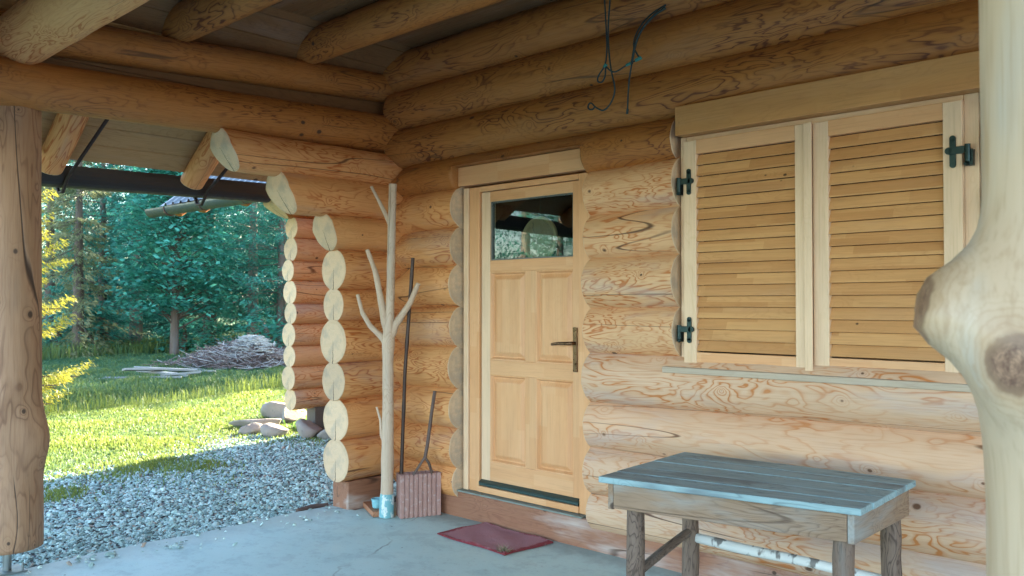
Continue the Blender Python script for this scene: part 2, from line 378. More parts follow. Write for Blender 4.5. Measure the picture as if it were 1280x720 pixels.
def concrete_mat():
    n = NT('porch_concrete'); o = n.obj()
    c = n.mix(n.noise(o, 1.7, 6, .62), (.41, .60, .60), (.55, .74, .73))
    c = n.mix(n.smooth(n.noise(o, 5, 6, .75), .48, .63, 0, .5), c, (.31, .46, .48))
    c = n.mix(n.smooth(n.noise(o, 26, 5, .75), .56, .66, 0, .4), c, (.26, .36, .37))
    sxx = n.add('ShaderNodeSeparateXYZ'); n.put(sxx.inputs[0], o)
    dirt = n.math('MULTIPLY', n.math('SUBTRACT', 1, n.smooth(n.math('ADD', sxx.outputs[0], n.math('MULTIPLY', n.noise(o, 4, 4, .7), .5)), -5.05, -4.6)), .5)
    c = n.mix(dirt, c, (.33, .36, .33))
    dirt = n.math('MULTIPLY', n.smooth(n.math('ADD', sxx.outputs[1], n.math('MULTIPLY', n.noise(o, 6, 4, .7), .35)), 3.95, 4.2), .6)
    c = n.mix(dirt, c, (.22, .26, .25))
    c = n.mix(n.smooth(n.noise(n.mapping(o, (1.2, 9, 1)), 1, 4, .6), .55, .75, 0, .3), c, (.56, .70, .69))
    wv = n.mapping(o, (1, 1, 1)); nz = n.add('ShaderNodeTexNoise'); n.put(nz.inputs['Vector'], o); nz.inputs['Scale'].default_value = 3.0; nz.inputs['Detail'].default_value = 4
    vm = n.add('ShaderNodeVectorMath', operation='MULTIPLY_ADD'); n.put(vm.inputs[0], nz.outputs['Color']); vm.inputs[1].default_value = (.35, .35, 0); n.put(vm.inputs[2], o)
    ck = n.vor(vm.outputs[0], .55, 'DISTANCE_TO_EDGE')
    m = n.math('MULTIPLY', n.math('SUBTRACT', 1, n.smooth(ck, .0015, .006)), n.smooth(n.noise(o, .8, 2), .44, .56, 0, .75))
    c = n.mix(m, c, (.10, .14, .15))
    sp = n.vor(o, 5.5); c = n.mix(n.math('SUBTRACT', 1, n.smooth(sp, .018, .05)), c, (.12, .16, .17))
    n.bsdf(c, n.smooth(n.noise(o, 4, 4), .3, .7, .42, .66), n.bump(n.math('ADD', n.noise(o, 70, 5, .7), n.math('MULTIPLY', n.noise(o, 6, 3), 2)), .18, .006))
    return n.m
V = []; F = []
edge = [(-5.26 + .012 * math.sin(y * 5.1) + .008 * math.sin(y * 13), y) for y in np.linspace(-1.6, 3.62, 60)]
poly = edge + [(-5.02, 3.66), (-5.0, 4.06), (2.2, 4.06), (2.2, -1.6)]
k = len(poly)
V = [(x, y, 0) for x, y in poly] + [(x, y, -.16) for x, y in poly]
F = [tuple(reversed(range(k)))] + [(i, (i + 1) % k, k + (i + 1) % k, k + i) for i in range(k)]
setp(new_mesh('patio', V, F, concrete_mat(), bevel=.012), kind='structure')

# ---- loose gravel
def gravel():
    n_ = 48000
    y = rng.uniform(.9, 7.6, n_ * 3); x = -5.24 - (rng.random(n_ * 3) ** 1.25) * 4.6
    lim = -7.5 - .27 * y + .28 * np.sin(y * 2.3) + rng.normal(0, .42, len(y))
    keep = (x > lim) & ~((y > 3.6) & (x > -5.3)); x, y = x[keep][:n_], y[keep][:n_]
    xs_ = -5.23 + np.abs(rng.normal(0, .16, 90)); ys_ = rng.uniform(1.2, 3.55, 90); x = np.r_[x, xs_]; y = np.r_[y, ys_]; N = len(x)
    base = np.array([(1, 0, 0), (.3, .9, 0), (-.8, .6, 0), (-.8, -.6, 0), (.3, -.95, 0), (.5, .2, .75), (-.4, .35, .8), (-.1, -.55, .72), (0, 0, -.6)])
    tri = np.array([(0, 1, 5), (1, 6, 5), (1, 2, 6), (2, 3, 6), (3, 7, 6), (3, 4, 7), (4, 0, 5), (4, 5, 7), (5, 6, 7)])
    s = rng.lognormal(-4.6, .36, N).clip(.006, .032)
    a = rng.uniform(0, 2 * PI, N); ca, sa = np.cos(a), np.sin(a)
    B = base[None] * (1 + rng.normal(0, .18, (N, 9, 3)))
    B[:, :, 0] *= rng.uniform(.8, 1.5, (N, 1)); B[:, :, 2] *= rng.uniform(.5, 1.0, (N, 1))
    tx = rng.normal(0, .3, (N, 1)); B[:, :, 2] += B[:, :, 0] * tx
    Vx = (B[:, :, 0] * ca[:, None] - B[:, :, 1] * sa[:, None]) * s[:, None] + x[:, None]
    Vy = (B[:, :, 0] * sa[:, None] + B[:, :, 1] * ca[:, None]) * s[:, None] + y[:, None]
    Vz = B[:, :, 2] * s[:, None] + gz(x, y)[:, None] + .004 + rng.uniform(0, .008, N)[:, None]
    Vz[-90:] += (.006 - gz(xs_, ys_))[:, None] - .004; V = np.stack([Vx, Vy, Vz], -1).reshape(-1, 3); Fx = (tri[None] + (np.arange(N) * 9)[:, None, None]).reshape(-1, 3)
    n = NT('gravel_stone'); g = n.attr('gc', 'Fac')
    c = n.ramp(g, [(0, (.14, .21, .20)), (.35, (.32, .46, .44)), (.7, (.45, .62, .60)), (.93, (.60, .76, .74)), (1, (.34, .24, .18))])
    n.bsdf(c, .85)
    o = new_mesh('gravel', V, Fx, n.m, smooth=False)
    at = o.data.attributes.new('gc', 'FLOAT', 'POINT'); at.data.foreach_set('value', np.repeat(rng.random(N), 9).astype(np.float32))
    setp(o, 'loose grey crushed gravel between the concrete porch and the grass', 'gravel', kind='stuff')
gravel()

# ---- grass blades
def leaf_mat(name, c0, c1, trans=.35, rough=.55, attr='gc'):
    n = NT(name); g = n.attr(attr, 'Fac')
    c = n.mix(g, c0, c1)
    p = n.add('ShaderNodeBsdfPrincipled'); n.put(p.inputs['Base Color'], c); p.inputs['Roughness'].default_value = rough
    t = n.add('ShaderNodeBsdfTranslucent'); n.put(t.inputs[0], n.mix(.5, c, tuple(min(1, q * 1.7) for q in c1)))
    m = n.add('ShaderNodeMixShader'); m.inputs[0].default_value = trans
    n.t.links.new(p.outputs[0], m.inputs[1]); n.t.links.new(t.outputs[0], m.inputs[2]); n.t.links.new(m.outputs[0], n.out.inputs[0])
    return n.m
def put_attr(o, vals):
    at = o.data.attributes.new('gc', 'FLOAT', 'POINT'); at.data.foreach_set('value', np.asarray(vals, np.float32))
def blades(x, y, h, wd, lean=.45):
    N = len(x); a = rng.uniform(0, 2 * PI, N); b = rng.uniform(0, 2 * PI, N); l = rng.uniform(0, lean, N) * h
    z = gz(x, y); dx, dy = np.cos(a) * wd / 2, np.sin(a) * wd / 2; lx, ly = np.cos(b) * l, np.sin(b) * l
    P = np.empty((N, 5, 3))
    P[:, 0] = np.stack([x - dx, y - dy, z], -1); P[:, 1] = np.stack([x + dx, y + dy, z], -1)
    P[:, 2] = np.stack([x - dx * .7 + lx * .35, y - dy * .7 + ly * .35, z + h * .6], -1); P[:, 3] = np.stack([x + dx * .7 + lx * .35, y + dy * .7 + ly * .35, z + h * .6], -1)
    P[:, 4] = np.stack([x + lx, y + ly, z + h * .95], -1)
    i = np.arange(N)[:, None] * 5
    return P.reshape(-1, 3), np.concatenate([i + [0, 1, 2], i + [1, 3, 2], i + [2, 3, 4]], 1).reshape(-1, 3)
def grass():
    Vs, Fs, A = [], [], []; base = 0
    def put(x, y, h, wd, g, lean=.45):
        nonlocal base
        V, F_ = blades(x, y, h, wd, lean); Vs.append(V); Fs.append(F_ + base); A.append(np.repeat(g, 5)); base += len(V)
    # lawn, denser near; wedge seen from the porch
    N = 150000
    u = rng.random(N); d = 6.4 + 23 * u ** 1.15; ang = rng.uniform(-.50, -.14, N)     # bearing to the view axis (tan)
    fx, fy = -.6884, .7254; rx, ry = .7254, .6884; tt = ang * 1.25
    x = d * (fx + rx * tt); y = d * (fy + ry * tt)
    edge = -7.35 - .27 * y + .35 * np.sin(y * 2.3) + .25 * np.sin(y * 4.1 + x) + np.abs(rng.normal(0, .55, N)) * rng.choice([-.8, 1.1], N)
    clump = np.sin(x * 3.1 + 1.3 * np.sin(y * 2.3)) + np.sin(y * 3.7 + 1.1 * np.sin(x * 2.9)) + .6 * np.sin(x * 9 + y * 7)
    k = (x < edge) | ((x < -6.6 - .22 * y) & (clump > 1.15) & (rng.random(N) < .55)); x, y, d, clump = x[k], y[k], d[k], clump[k]
    far = np.clip((-x - 13.5) / 3, 0, 1)
    h = (.024 + .024 * rng.random(len(x)) + .010 * clump.clip(-1, 2)) * (1 + 1.6 * far)
    put(x, y, h.clip(.02, .3), (.005 + .0011 * d) * (.7 + .6 * rng.random(len(x))), (.55 + .16 * clump + rng.normal(0, .2, len(x)) - .55 * far).clip(0, 1), .9)  # far blades darker and cooler: meadow shade put into the colour
    # taller dry stalks on the lip of the dip
    N = 1100; y = rng.uniform(3.5, 11.5, N); x = -13.6 - .08 * (y - 6) - .25 * np.sin(y * .8) - np.abs(rng.normal(0, .35, N))
    put(x, y, rng.uniform(.1, .26, N) * (1 + .5 * (np.abs(y - 8.2) < .8)), np.full(N, .012), rng.uniform(.8, 1, N), .5)
    # shaggy growth in the dip and before the wood
    N = 9000; y = rng.uniform(3, 16, N); x = -15.2 - .08 * (y - 6) + rng.normal(0, .6, N)
    put(x, y, rng.uniform(.06, .22, N), np.full(N, .02), rng.uniform(0, .5, N), .7)
    N = 9000; y = rng.uniform(4, 19, N); x = -25.6 - rng.random(N) * 4 - .12 * (y - 10)
    put(x, y, rng.uniform(.15, .6, N), np.full(N, .035), rng.uniform(.1, .9, N), .6)
    o = new_mesh('grass', np.concatenate(Vs), np.concatenate(Fs), leaf_mat('grass_blade', (.03, .135, .075), (.21, .26, .05), .3), smooth=False)
    put_attr(o, np.concatenate(A)); setp(o, 'mown green grass of the lawn and rough meadow beyond the porch', 'grass', kind='stuff')
grass()

# ================================================================== LOG CABIN
cabin = empty('log_cabin', (-3, 4.1, 0))
setp(cabin, 'honey coloured log cabin with covered porch, panelled door and closed louvred shutters', 'log cabin')
WY, XC = 4.10, -4.98            # axis of the wall logs, porch face of the cross wall
seams = [.02, .34, .614, .885, 1.176, 1.446, 1.734, 2.0, 2.266, 2.499, 2.772, 3.059, 3.36]
DX0, DX1 = -4.345, -3.168       # door opening in the logs
WX0, WX1 = -2.55, -.98          # window opening
def scarf(x_corner, sgn=1):
    """saddle scarf: log skin planed off next to the corner (local x from the corner)"""
    def f(X, Y, Z):
        depth = np.clip((.27 - X) / .27, 0, 1) * .055
        # outer face is local -y... (log runs +x, local y = +Y world)
        q = (-Y + Z * .9) / 1.345; lim = np.max(q) * .985 - depth
        ex = np.clip(q - lim, 0, None); Y = Y + ex / 1.345; Z = Z - ex * .9 / 1.345
        q = (-Y - Z * .9) / 1.345; lim = np.max(q) * .99 - depth * .6
        ex = np.clip(q - lim, 0, None); return Y + ex / 1.345, Z + ex * .9 / 1.345
    return f
RW = 1.7                        # right end of the wall
for i in range(len(seams) - 1):
    z0, z1 = seams[i], seams[i + 1]; zc = (z0 + z1) / 2; r = (z1 - z0) / 2 + .019
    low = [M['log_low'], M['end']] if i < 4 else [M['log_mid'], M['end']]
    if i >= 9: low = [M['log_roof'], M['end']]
    dz = rng.uniform(-.012, .012)
    if i == 0: zc, r = .235, .125
    if i <= 7:
        log('wall_log', (XC - .08, WY, zc + dz - .01), (DX0, WY, zc + dz), r, r * .99, cabin, [M['log'], M['end']], seed=100 + i, shape=scarf(0))
        if i <= 3: log('wall_log', (DX1, WY, zc), (RW, WY, zc + .05), r, r * 1.05, cabin, low, seed=200 + i)
        else:
            log('wall_log', (DX1, WY, zc), (WX0, WY, zc + .01), r, r * 1.01, cabin, low, seed=200 + i)
            log('wall_log', (WX1, WY, zc + .03), (RW, WY, zc + .05), r, r, cabin, low, seed=300 + i)
    elif i == 8:
        # the course over the door: whole log with the door head board let into it, stopped at the window
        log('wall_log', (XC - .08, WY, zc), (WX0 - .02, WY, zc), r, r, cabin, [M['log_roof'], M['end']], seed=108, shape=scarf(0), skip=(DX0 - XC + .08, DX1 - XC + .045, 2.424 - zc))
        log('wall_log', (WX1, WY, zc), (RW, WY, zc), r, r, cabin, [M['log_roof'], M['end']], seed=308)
    else:
        log('wall_log', (XC - .08, WY, zc), (RW, WY, zc + .02), r, r, cabin, low, seed=100 + i)
# sill beam under the logs
b = MB(); b.bx(-4.60, RW, 4.03, 4.27, -.02, .175); b.build('sill_beam', M['sill'], cabin, .012, 'reddish brown squared sill beam with scuffed whitish stains under the door')
# cross wall (wing) on the left, log ends towards the porch front
wing = [(.204, .496), (.496, .784), (.784, 1.047), (1.047, 1.348), (1.348, 1.577), (1.577, 1.856)]
for k, (a, c) in enumerate(wing):
    r = (c - a) / 2 + .008
    log('cross_wall_log', (-5.12 + rng.uniform(-.012, .012), 3.55 + rng.uniform(-.012, .012), (a + c) / 2), (-5.12, 5.3, (a + c) / 2), r, r * .98, cabin, [M['log'], M['end']], seed=400 + k)
def corbel(d, zc, r):          # ogee-cut nose: top reaches out, scooped below
    def f(y, z):
        t = np.clip((z + r) / (2 * r), 0, 1)
        return d * (np.clip(.58 - t, 0, 1) / .58) ** 1.25 + .02 * np.sin(t * PI) + np.abs(y) * .05
    return f
for k, (yE, zc, r, d) in enumerate([(3.455, 1.985, .135, .085), (3.085, 2.235, .148, .14), (2.67, 2.47, .135, .13)]):
    log('corbel_log', (-5.12, yE - .03, zc), (-5.12, 5.3, zc), r, r, cabin, [M['log'], M['end']], seed=420 + k, end0=corbel(d, zc, r), label='log with a curved corbel nose stepping out above the cross wall')
b = MB(); b.bx(-5.24, -5.05, 3.62, 4.02, -.10, .20, 1); b.build('footing_block', M['sill'], cabin, .008)
# porch beams along the left side, joists, front beam
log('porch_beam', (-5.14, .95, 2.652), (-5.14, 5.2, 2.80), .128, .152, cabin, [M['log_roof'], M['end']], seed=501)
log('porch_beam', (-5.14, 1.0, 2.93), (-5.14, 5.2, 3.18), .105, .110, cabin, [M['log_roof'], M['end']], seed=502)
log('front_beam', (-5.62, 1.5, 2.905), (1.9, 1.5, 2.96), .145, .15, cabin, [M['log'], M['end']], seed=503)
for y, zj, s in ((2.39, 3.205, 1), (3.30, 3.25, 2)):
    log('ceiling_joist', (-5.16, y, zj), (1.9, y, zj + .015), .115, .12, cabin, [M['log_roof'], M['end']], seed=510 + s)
# added infill closing the beam gaps: dark boards stand for shade and block light
b = MB()
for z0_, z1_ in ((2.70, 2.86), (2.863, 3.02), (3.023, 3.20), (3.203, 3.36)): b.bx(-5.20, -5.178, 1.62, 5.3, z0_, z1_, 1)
b.build('shade_infill_boards', M['deck'], cabin, .002)
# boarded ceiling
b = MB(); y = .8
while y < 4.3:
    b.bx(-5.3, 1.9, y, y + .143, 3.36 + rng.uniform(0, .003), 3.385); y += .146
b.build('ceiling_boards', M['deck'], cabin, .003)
# hipped roof deck: left and front slope, boards parallel to the eaves
ze, zr = 2.455, 3.62; Ex, Ey = -6.16, -.15; run = 1.72; n_b = 12
lb = MB(); fb = MB()
ib = MB()
for i in range(n_b):
    t0, t1 = i / n_b, (i + 1) / n_b - .004; 
    def P(t, sgn_y): return Vector((Ex + run * t, 0, ze + (zr - ze) * t))
    for (mb, kind) in ((lb if i < 7 else ib, 0), (fb, 1)):
        if kind and i > 6: continue
        off = rng.uniform(-30, 30, 3); Vv = []; Gg = []
        for t in (t0, t1):
            zz = ze + (zr - ze) * t
            if kind == 0: ends = [Vector((Ex + run * t, Ey + run * t, zz)), Vector((Ex + run * t, 3.72 if i < 7 else 4.35, zz))]
            else: ends = [Vector((Ex + run * t, Ey + run * t, zz)), Vector((2.2, Ey + run * t, zz))]
            for e in ends:
                for up in (0, .024):
                    Vv.append(e + Vector((0, 0, up))); q = e.y if kind == 0 else e.x
                    Gg.append((q + off[0], t * 2 + off[1], up + off[2]))
        mb.raw(Vv, [(0, 2, 6, 4), (1, 5, 7, 3), (0, 1, 3, 2), (4, 6, 7, 5), (0, 4, 5, 1), (2, 3, 7, 6)], Gg)
roof_m = plain('roof_sheet', (.06, .05, .05), .6)
lb.build('eave_boards', M['eave'], cabin, .003); fb.build('eave_boards', M['deck'], cabin, .003); ib.build('roof_boards', M['deck'], cabin, .003)
rb = MB()
slope = (zr - ze) / run; RR = 6.0; top = ze + slope * RR + .04; rr_ = 3.72 - Ey; XR = 2.7; u = .04
P_ = [(Ex - u, Ey - u, ze + u), (Ex - u, 3.75, ze + u), (Ex + rr_, 3.75, ze + slope * rr_ + u), (Ex + RR, Ey + RR, top), (XR, Ey + RR, top), (XR, Ey - u, ze + u), (XR, Ey + 2 * RR, ze + u), (Ex + RR, Ey + 2 * RR, ze + u),
      (-5.0, 3.75, 3.30 + u), (-5.0, Ey + 2 * RR, ze + u)]
A = [Vector(q) for q in P_]; V = A + [q + Vector((0, 0, .035)) for q in A]
F = [(0, 1, 2), (0, 2, 3, 4, 5), (4, 3, 7, 6), (2, 8, 9, 3), (3, 9, 7)]
F = [tuple(reversed(f)) for f in F] + [tuple(i + 10 for i in f) for f in F] + [(0, 10, 11, 1), (0, 5, 15, 10)]
new_mesh('roof_covering', V, F, roof_m, p=cabin)
b = MB(); b.raw([(-5.0, 4.3, 0), (-5.0, 11.8, 0), (-5.0, 11.8, 2.4), (-5.0, 4.3, 3.4)], [(0, 1, 2, 3)], [(0, 0, 0), (7, 0, 0), (7, 0, 2), (0, 0, 3)]); b.build('side_wall', M['log_roof'], cabin); b = MB(); b.raw([(XR - .4, 4.1, 0), (XR - .4, 11.8, 0), (XR - .4, 11.8, 2.4), (XR - .4, 5.85, 6.4), (XR - .4, 4.1, 5.2)], [(0, 1, 2, 3, 4)], [(0, 0, 0)] * 5)
b.build('side_wall', M['log_roof'], cabin)
# rafter tails under the left eave
for y, s in ((.9, 0), (1.97, 1), (2.96, 2)):
    sl_ = (zr - ze) / run
    x0, x1 = -6.12, -5.32
    log('rafter', (x0, y, ze + sl_ * (x0 - Ex) - .10), (x1, y, ze + sl_ * (x1 - Ex) - .115), .085, .09, cabin, [M['log'], M['end']], seed=520 + s, end0=lambda yy, zz: .25 * (zz < 0) * -zz)
# half-round gutter along the left eave, on straps
def gutter(name, p0, p1, r, mat, par, label=None):
    p0, p1 = Vector(p0), Vector(p1); d = (p1 - p0).normalized(); s_ = d.cross(Vector((0, 0, 1))).normalized(); V = []; F = []; n = 14
    for p in (p0, p1):
        for rr in (r, r - .006):
            for i in range(n + 1):
                th = PI + PI * i / n; V.append(p + s_ * math.cos(th) * rr + Vector((0, 0, math.sin(th) * rr * 1.15)))
    m = n + 1
    for i in range(n):
        F += [(i, i + 1, 2 * m + i + 1, 2 * m + i), (m + i, 3 * m + i, 3 * m + i + 1, m + i + 1), (i, m + i, m + i + 1, i + 1), (2 * m + i, 2 * m + i + 1, 3 * m + i + 1, 3 * m + i)]
    F += [(0, 2 * m, 3 * m, m), (n, m + n, 3 * m + n, 2 * m + n), tuple(range(m)), tuple(reversed(range(2 * m, 3 * m)))]
    return new_mesh(name, V, F, mat, smooth=False, p=par, label=label)
dk = plain('gutter_paint', (.025, .018, .016), .45)
gut = gutter('gutter', (-6.34, -.3, 2.37), (-6.34, 3.72, 2.455), .125, dk, cabin)
for y in (2.02, 3.03):
    b = MB(); b.tube([(-5.52, y + .16, 2.745), (-6.22, y + .10, 2.33), (-6.30, y + .10, 2.245), (-6.38, y + .10, 2.25), (-6.475, y + .10, 2.40)], .013, 6)
    b.build('strap', plain('strap_iron', (.03, .015, .012), .6), gut)

# dark room behind the door glass
dark = plain('dark_room', (.035, .03, .028), .9)
b = MB(); x0, x1, y0, y1, z0, z1 = -4.9, 1.6, 4.32, 7.5, .15, 3.3
V = [(x, y, z) for x in (x0, x1) for y in (y0, y1) for z in (z0, z1)]
F = [(0, 1, 3, 2), (4, 6, 7, 5), (2, 3, 7, 6), (0, 2, 6, 4), (1, 5, 7, 3)]
new_mesh('inner_room', V, F, dark, p=cabin)

# ---- door frame, door
FY = 4.07
b = MB()
b.bx(-4.317, -4.27, FY - .012, 4.25, .19, 2.274, 2, 1)                 # pale outer strip, left
b.bx(-4.268, -4.172, FY, 4.22, .19, 2.274, 2)
b.bx(-3.297, -3.176, FY, 4.22, .19, 2.274, 2)
b.bx(-4.171, -3.298, FY, 4.22, 2.238, 2.274, 0)
b.bx(-4.171, -3.298, FY - .006, 4.2, .19, .232, 0)
b.build('door_frame', [M['board'], M['stile']], cabin, .004)
b = MB(); b.bx(-4.35, -3.205, FY - .035, 4.2, 2.288, 2.42); b.build('door_lintel', M['board'], cabin, .004)
b = MB(); b.bx(-4.36, -3.24, FY - .05, 4.3, .176, .187); b.build('door_step', plain('dusty_step', (.20, .24, .22), .8, var=.5, scale=12), cabin, .003)
b = MB(); b.bx(-4.36, -4.30, 4.13, 4.29, .18, 2.4, 2); b.bx(-4.35, -3.2, 4.22, 4.29, 2.2, 2.5, 0); b.bx(-3.17, -3.1, 4.2, 4.29, .18, 2.4, 2); b.build('door_lining', plain('brown_lining', (.16, .08, .035), .7), cabin)
DY = 4.085
b = MB()
b.bx(-4.165, -4.083, DY, 4.14, .262, 2.234, 2, 1)
b.bx(-3.356, -3.304, DY, 4.14, .262, 2.234, 2)
b.bx(-4.083, -3.356, DY + .001, 4.139, 2.165, 2.234, 0)
b.bx(-4.083, -3.356, DY + .001, 4.139, 1.688, 1.765, 0)
b.bx(-4.083, -3.356, DY + .001, 4.139, .995, 1.092, 0)
b.bx(-4.083, -3.356, DY + .001, 4.139, .262, .402, 0)
b.bx(-3.757, -3.670, DY + .002, 4.138, 1.092, 1.688, 2)
b.bx(-3.757, -3.670, DY + .002, 4.138, .402, .995, 2)
door = b.build('door', [M['board'], M['stile']], cabin, .003)
for (x0, x1, z0, z1) in ((-4.083, -3.757, 1.092, 1.688), (-3.670, -3.356, 1.092, 1.688), (-4.083, -3.757, .402, .995), (-3.670, -3.356, .402, .995)):
    b = MB(); off = rng.uniform(-30, 30, 3)
    # raised field with a sloping margin, moulding bead round it
    def ring(ins, y): return [(x0 + ins, y, z0 + ins), (x1 - ins, y, z0 + ins), (x1 - ins, y, z1 - ins), (x0 + ins, y, z1 - ins)]
    R_ = [ring(0, DY + .004), ring(.008, DY + .005), ring(.020, DY + .024), ring(.026, DY + .024), ring(.050, DY + .010), ring(.058, DY + .008)]
    V = [v for q in R_ for v in q]; F = []
    for l in range(len(R_) - 1):
        for k in range(4):
            k2 = (k + 1) % 4; F.append((l * 4 + k, l * 4 + k2, (l + 1) * 4 + k2, (l + 1) * 4 + k))
    F.append(tuple(range(4 * (len(R_) - 1), 4 * len(R_))))
    b.raw(V, F, [(v[2] + off[0], v[0] + off[1], v[1] + off[2]) for v in V])
    b.build('panel', M['board'], door)
b = MB()
for (x0, x1, z0, z1, g) in ((-4.083, -4.072, 1.765, 2.165, 2), (-3.367, -3.356, 1.765, 2.165, 2), (-4.072, -3.367, 1.765, 1.774, 0), (-4.072, -3.367, 2.156, 2.165, 0)):
    b.bx(x0, x1, DY + .012, 4.12, z0, z1, g)
b.build('glazing_bead', plain('bead_rubber', (.10, .12, .12), .35), door)
n = NT('door_glass')
fr = n.add('ShaderNodeFresnel'); fr.inputs[0].default_value = 1.7; geo = n.add('ShaderNodeNewGeometry')
tr = n.add('ShaderNodeBsdfTransparent'); tr.inputs[0].default_value = (.75, .85, .84, 1)
gl = n.add('ShaderNodeBsdfGlossy'); gl.inputs['Roughness'].default_value = 0; gl.inputs['Color'].default_value = (.9, 1, 1, 1)
mx = n.add('ShaderNodeMixShader'); n.t.links.new(n.math('MULTIPLY', n.math('MULTIPLY', fr.outputs[0], 1.15, clamp=True), n.math('SUBTRACT', 1, geo.outputs['Backfacing'])), mx.inputs[0])
n.t.links.new(tr.outputs[0], mx.inputs[1]); n.t.links.new(gl.outputs[0], mx.inputs[2]); n.t.links.new(mx.outputs[0], n.out.inputs[0])
b = MB(); b.bx(-4.071, -3.368, DY + .024, DY + .028, 1.775, 2.155); b.build('pane', n.m, door)
b = MB(); b.bx(-4.17, -3.30, DY - .022, 4.12, .238, .262); b.box((-3.735, DY - .012, .266), (.86, .035, .008), Matrix.Rotation(.5, 3, 'X'))
b.build('weather_bar', plain('weather_bar_metal', (.05, .09, .09), .4, .6), door, .002)
bz = plain('handle_bronze', (.16, .10, .06), .32, .9)
b = MB(); b.bx(-3.348, -3.318, DY - .012, DY + .002, 1.05, 1.325); b.tube([(-3.333, DY, 1.228), (-3.333, DY - .05, 1.228), (-3.345, DY - .058, 1.228), (-3.42, DY - .058, 1.226), (-3.485, DY - .052, 1.218)], [.011, .011, .011, .010, .009], 12)
b.tube([(-3.333, DY - .012, 1.10), (-3.333, DY - .019, 1.10)], .009, 12)
b.build('handle', bz, door, .004)

# ---- window: lintel, frame, sill, two louvred shutters
WYf = 4.02
b = MB(); b.bx(-2.525, -.95, 3.945, 4.25, 2.382, 2.54); b.build('window_lintel', M['lintel'], cabin, .004)
b = MB(); b.bx(-2.536, -2.502, WYf, 4.25, 1.12, 2.381, 2); b.bx(-1.11, -1.05, WYf, 4.25, 1.12, 2.381, 2); b.bx(-2.5, -1.112, WYf, 4.25, 2.33, 2.381, 0)
b.build('window_frame', M['stile'], cabin, .003)
b = MB(); b.bx(-2.502, -1.10, 4.20, 4.28, 1.1, 2.4); b.build('window_pane', plain('dark_glass', (.02, .025, .03), .1), cabin)
b = MB(); b.bx(-2.60, -.93, 3.925, 4.25, 1.098, 1.13); b.build('window_sill', wood('sill_board', (.52, .43, .33), (.38, .28, .2), figure=.3, knots=0, grey_amt=.5), cabin, .004)
iron = plain('hinge_iron', (.020, .040, .042), .38, .7, scale=60)
for k, (x0, x1, rz) in enumerate(((-2.498, -1.786, 0), (-1.780, -1.108, -.022))):
    z0, z1 = 1.146, 2.352; Y0, Y1 = 3.985, 4.018
    b = MB(); ws = .078
    b.bx(x0, x0 + ws, Y0, Y1, z0, z1, 2); b.bx(x1 - ws, x1, Y0, Y1, z0, z1, 2)
    if k == 0: b.bx(x1 - .028, x1 + .012, Y0 - .012, Y0 - .001, z0, z1, 2)      # meeting strip
    sh = b.build('shutter', M['stile'], cabin, .003, origin=(x1 if k else x0, Y0, 0))
    for (za, zb) in ((z1 - .075, z1), (z0, z0 + .066)):
        b = MB(); b.bx(x0 + ws, x1 - ws, Y0 + .002, Y1 - .001, za, zb, 0); b.build('rail', M['board'], sh, .002)
    b = MB(); zz = z0 + .072; pitch = (z1 - .078 - zz) / 18
    for j in range(18):
        b.box(((x0 + x1) / 2, (Y0 + Y1) / 2 + .004, zz + pitch * (j + .5)), (x1 - x0 - 2 * ws + .008, .008, pitch * 1.04), Matrix.Rotation(-.42 + rng.normal(0, .015), 3, 'X') , 0)
    b.build('louvre_slats', M['lamella'], sh, .002)
    sgn = 1 if k == 0 else -1; xe = x0 if k == 0 else x1
    for zc in ((2.13, 1.33)):
        b = MB(); xm = xe + sgn * .036
        b.box((xm, Y0 - .004, zc), (.026, .008, .115)); b.tube([(xm, Y0 - .008, zc + .0575), (xm, Y0 - .0001, zc + .0575)], .013, 12, smooth=False); b.tube([(xm, Y0 - .008, zc - .0575), (xm, Y0 - .0001, zc - .0575)], .013, 12, smooth=False)
        b.box((xe + sgn * .012, Y0 - .009, zc + .004), (.075, .010, .032)); b.tube([(xm + sgn * .014, Y0 - .014, zc + .004), (xm + sgn * .014, Y0 - .001, zc + .004)], .016, 12, smooth=False)
        b.tube([(xe - sgn * .024, Y0 - .008, zc - .05), (xe - sgn * .024, Y0 - .008, zc + .026)], .0125, 12, smooth=False)
        b.box((xe - sgn * .030, Y0 + .012, zc - .03), (.026, .03, .07)); b.tube([(xe - sgn * .026, Y0 - .014, zc - .062), (xe - sgn * .014, Y0 - .012, zc - .055)], .009, 8)
        for q in (-.04, .04): b.tube([(xm, Y0 - .010, zc + q), (xm, Y0 - .007, zc + q)], .005, 8, smooth=False)
        b.build('hinge', iron, sh, .0015)
    if k: sh.rotation_euler.z = rz

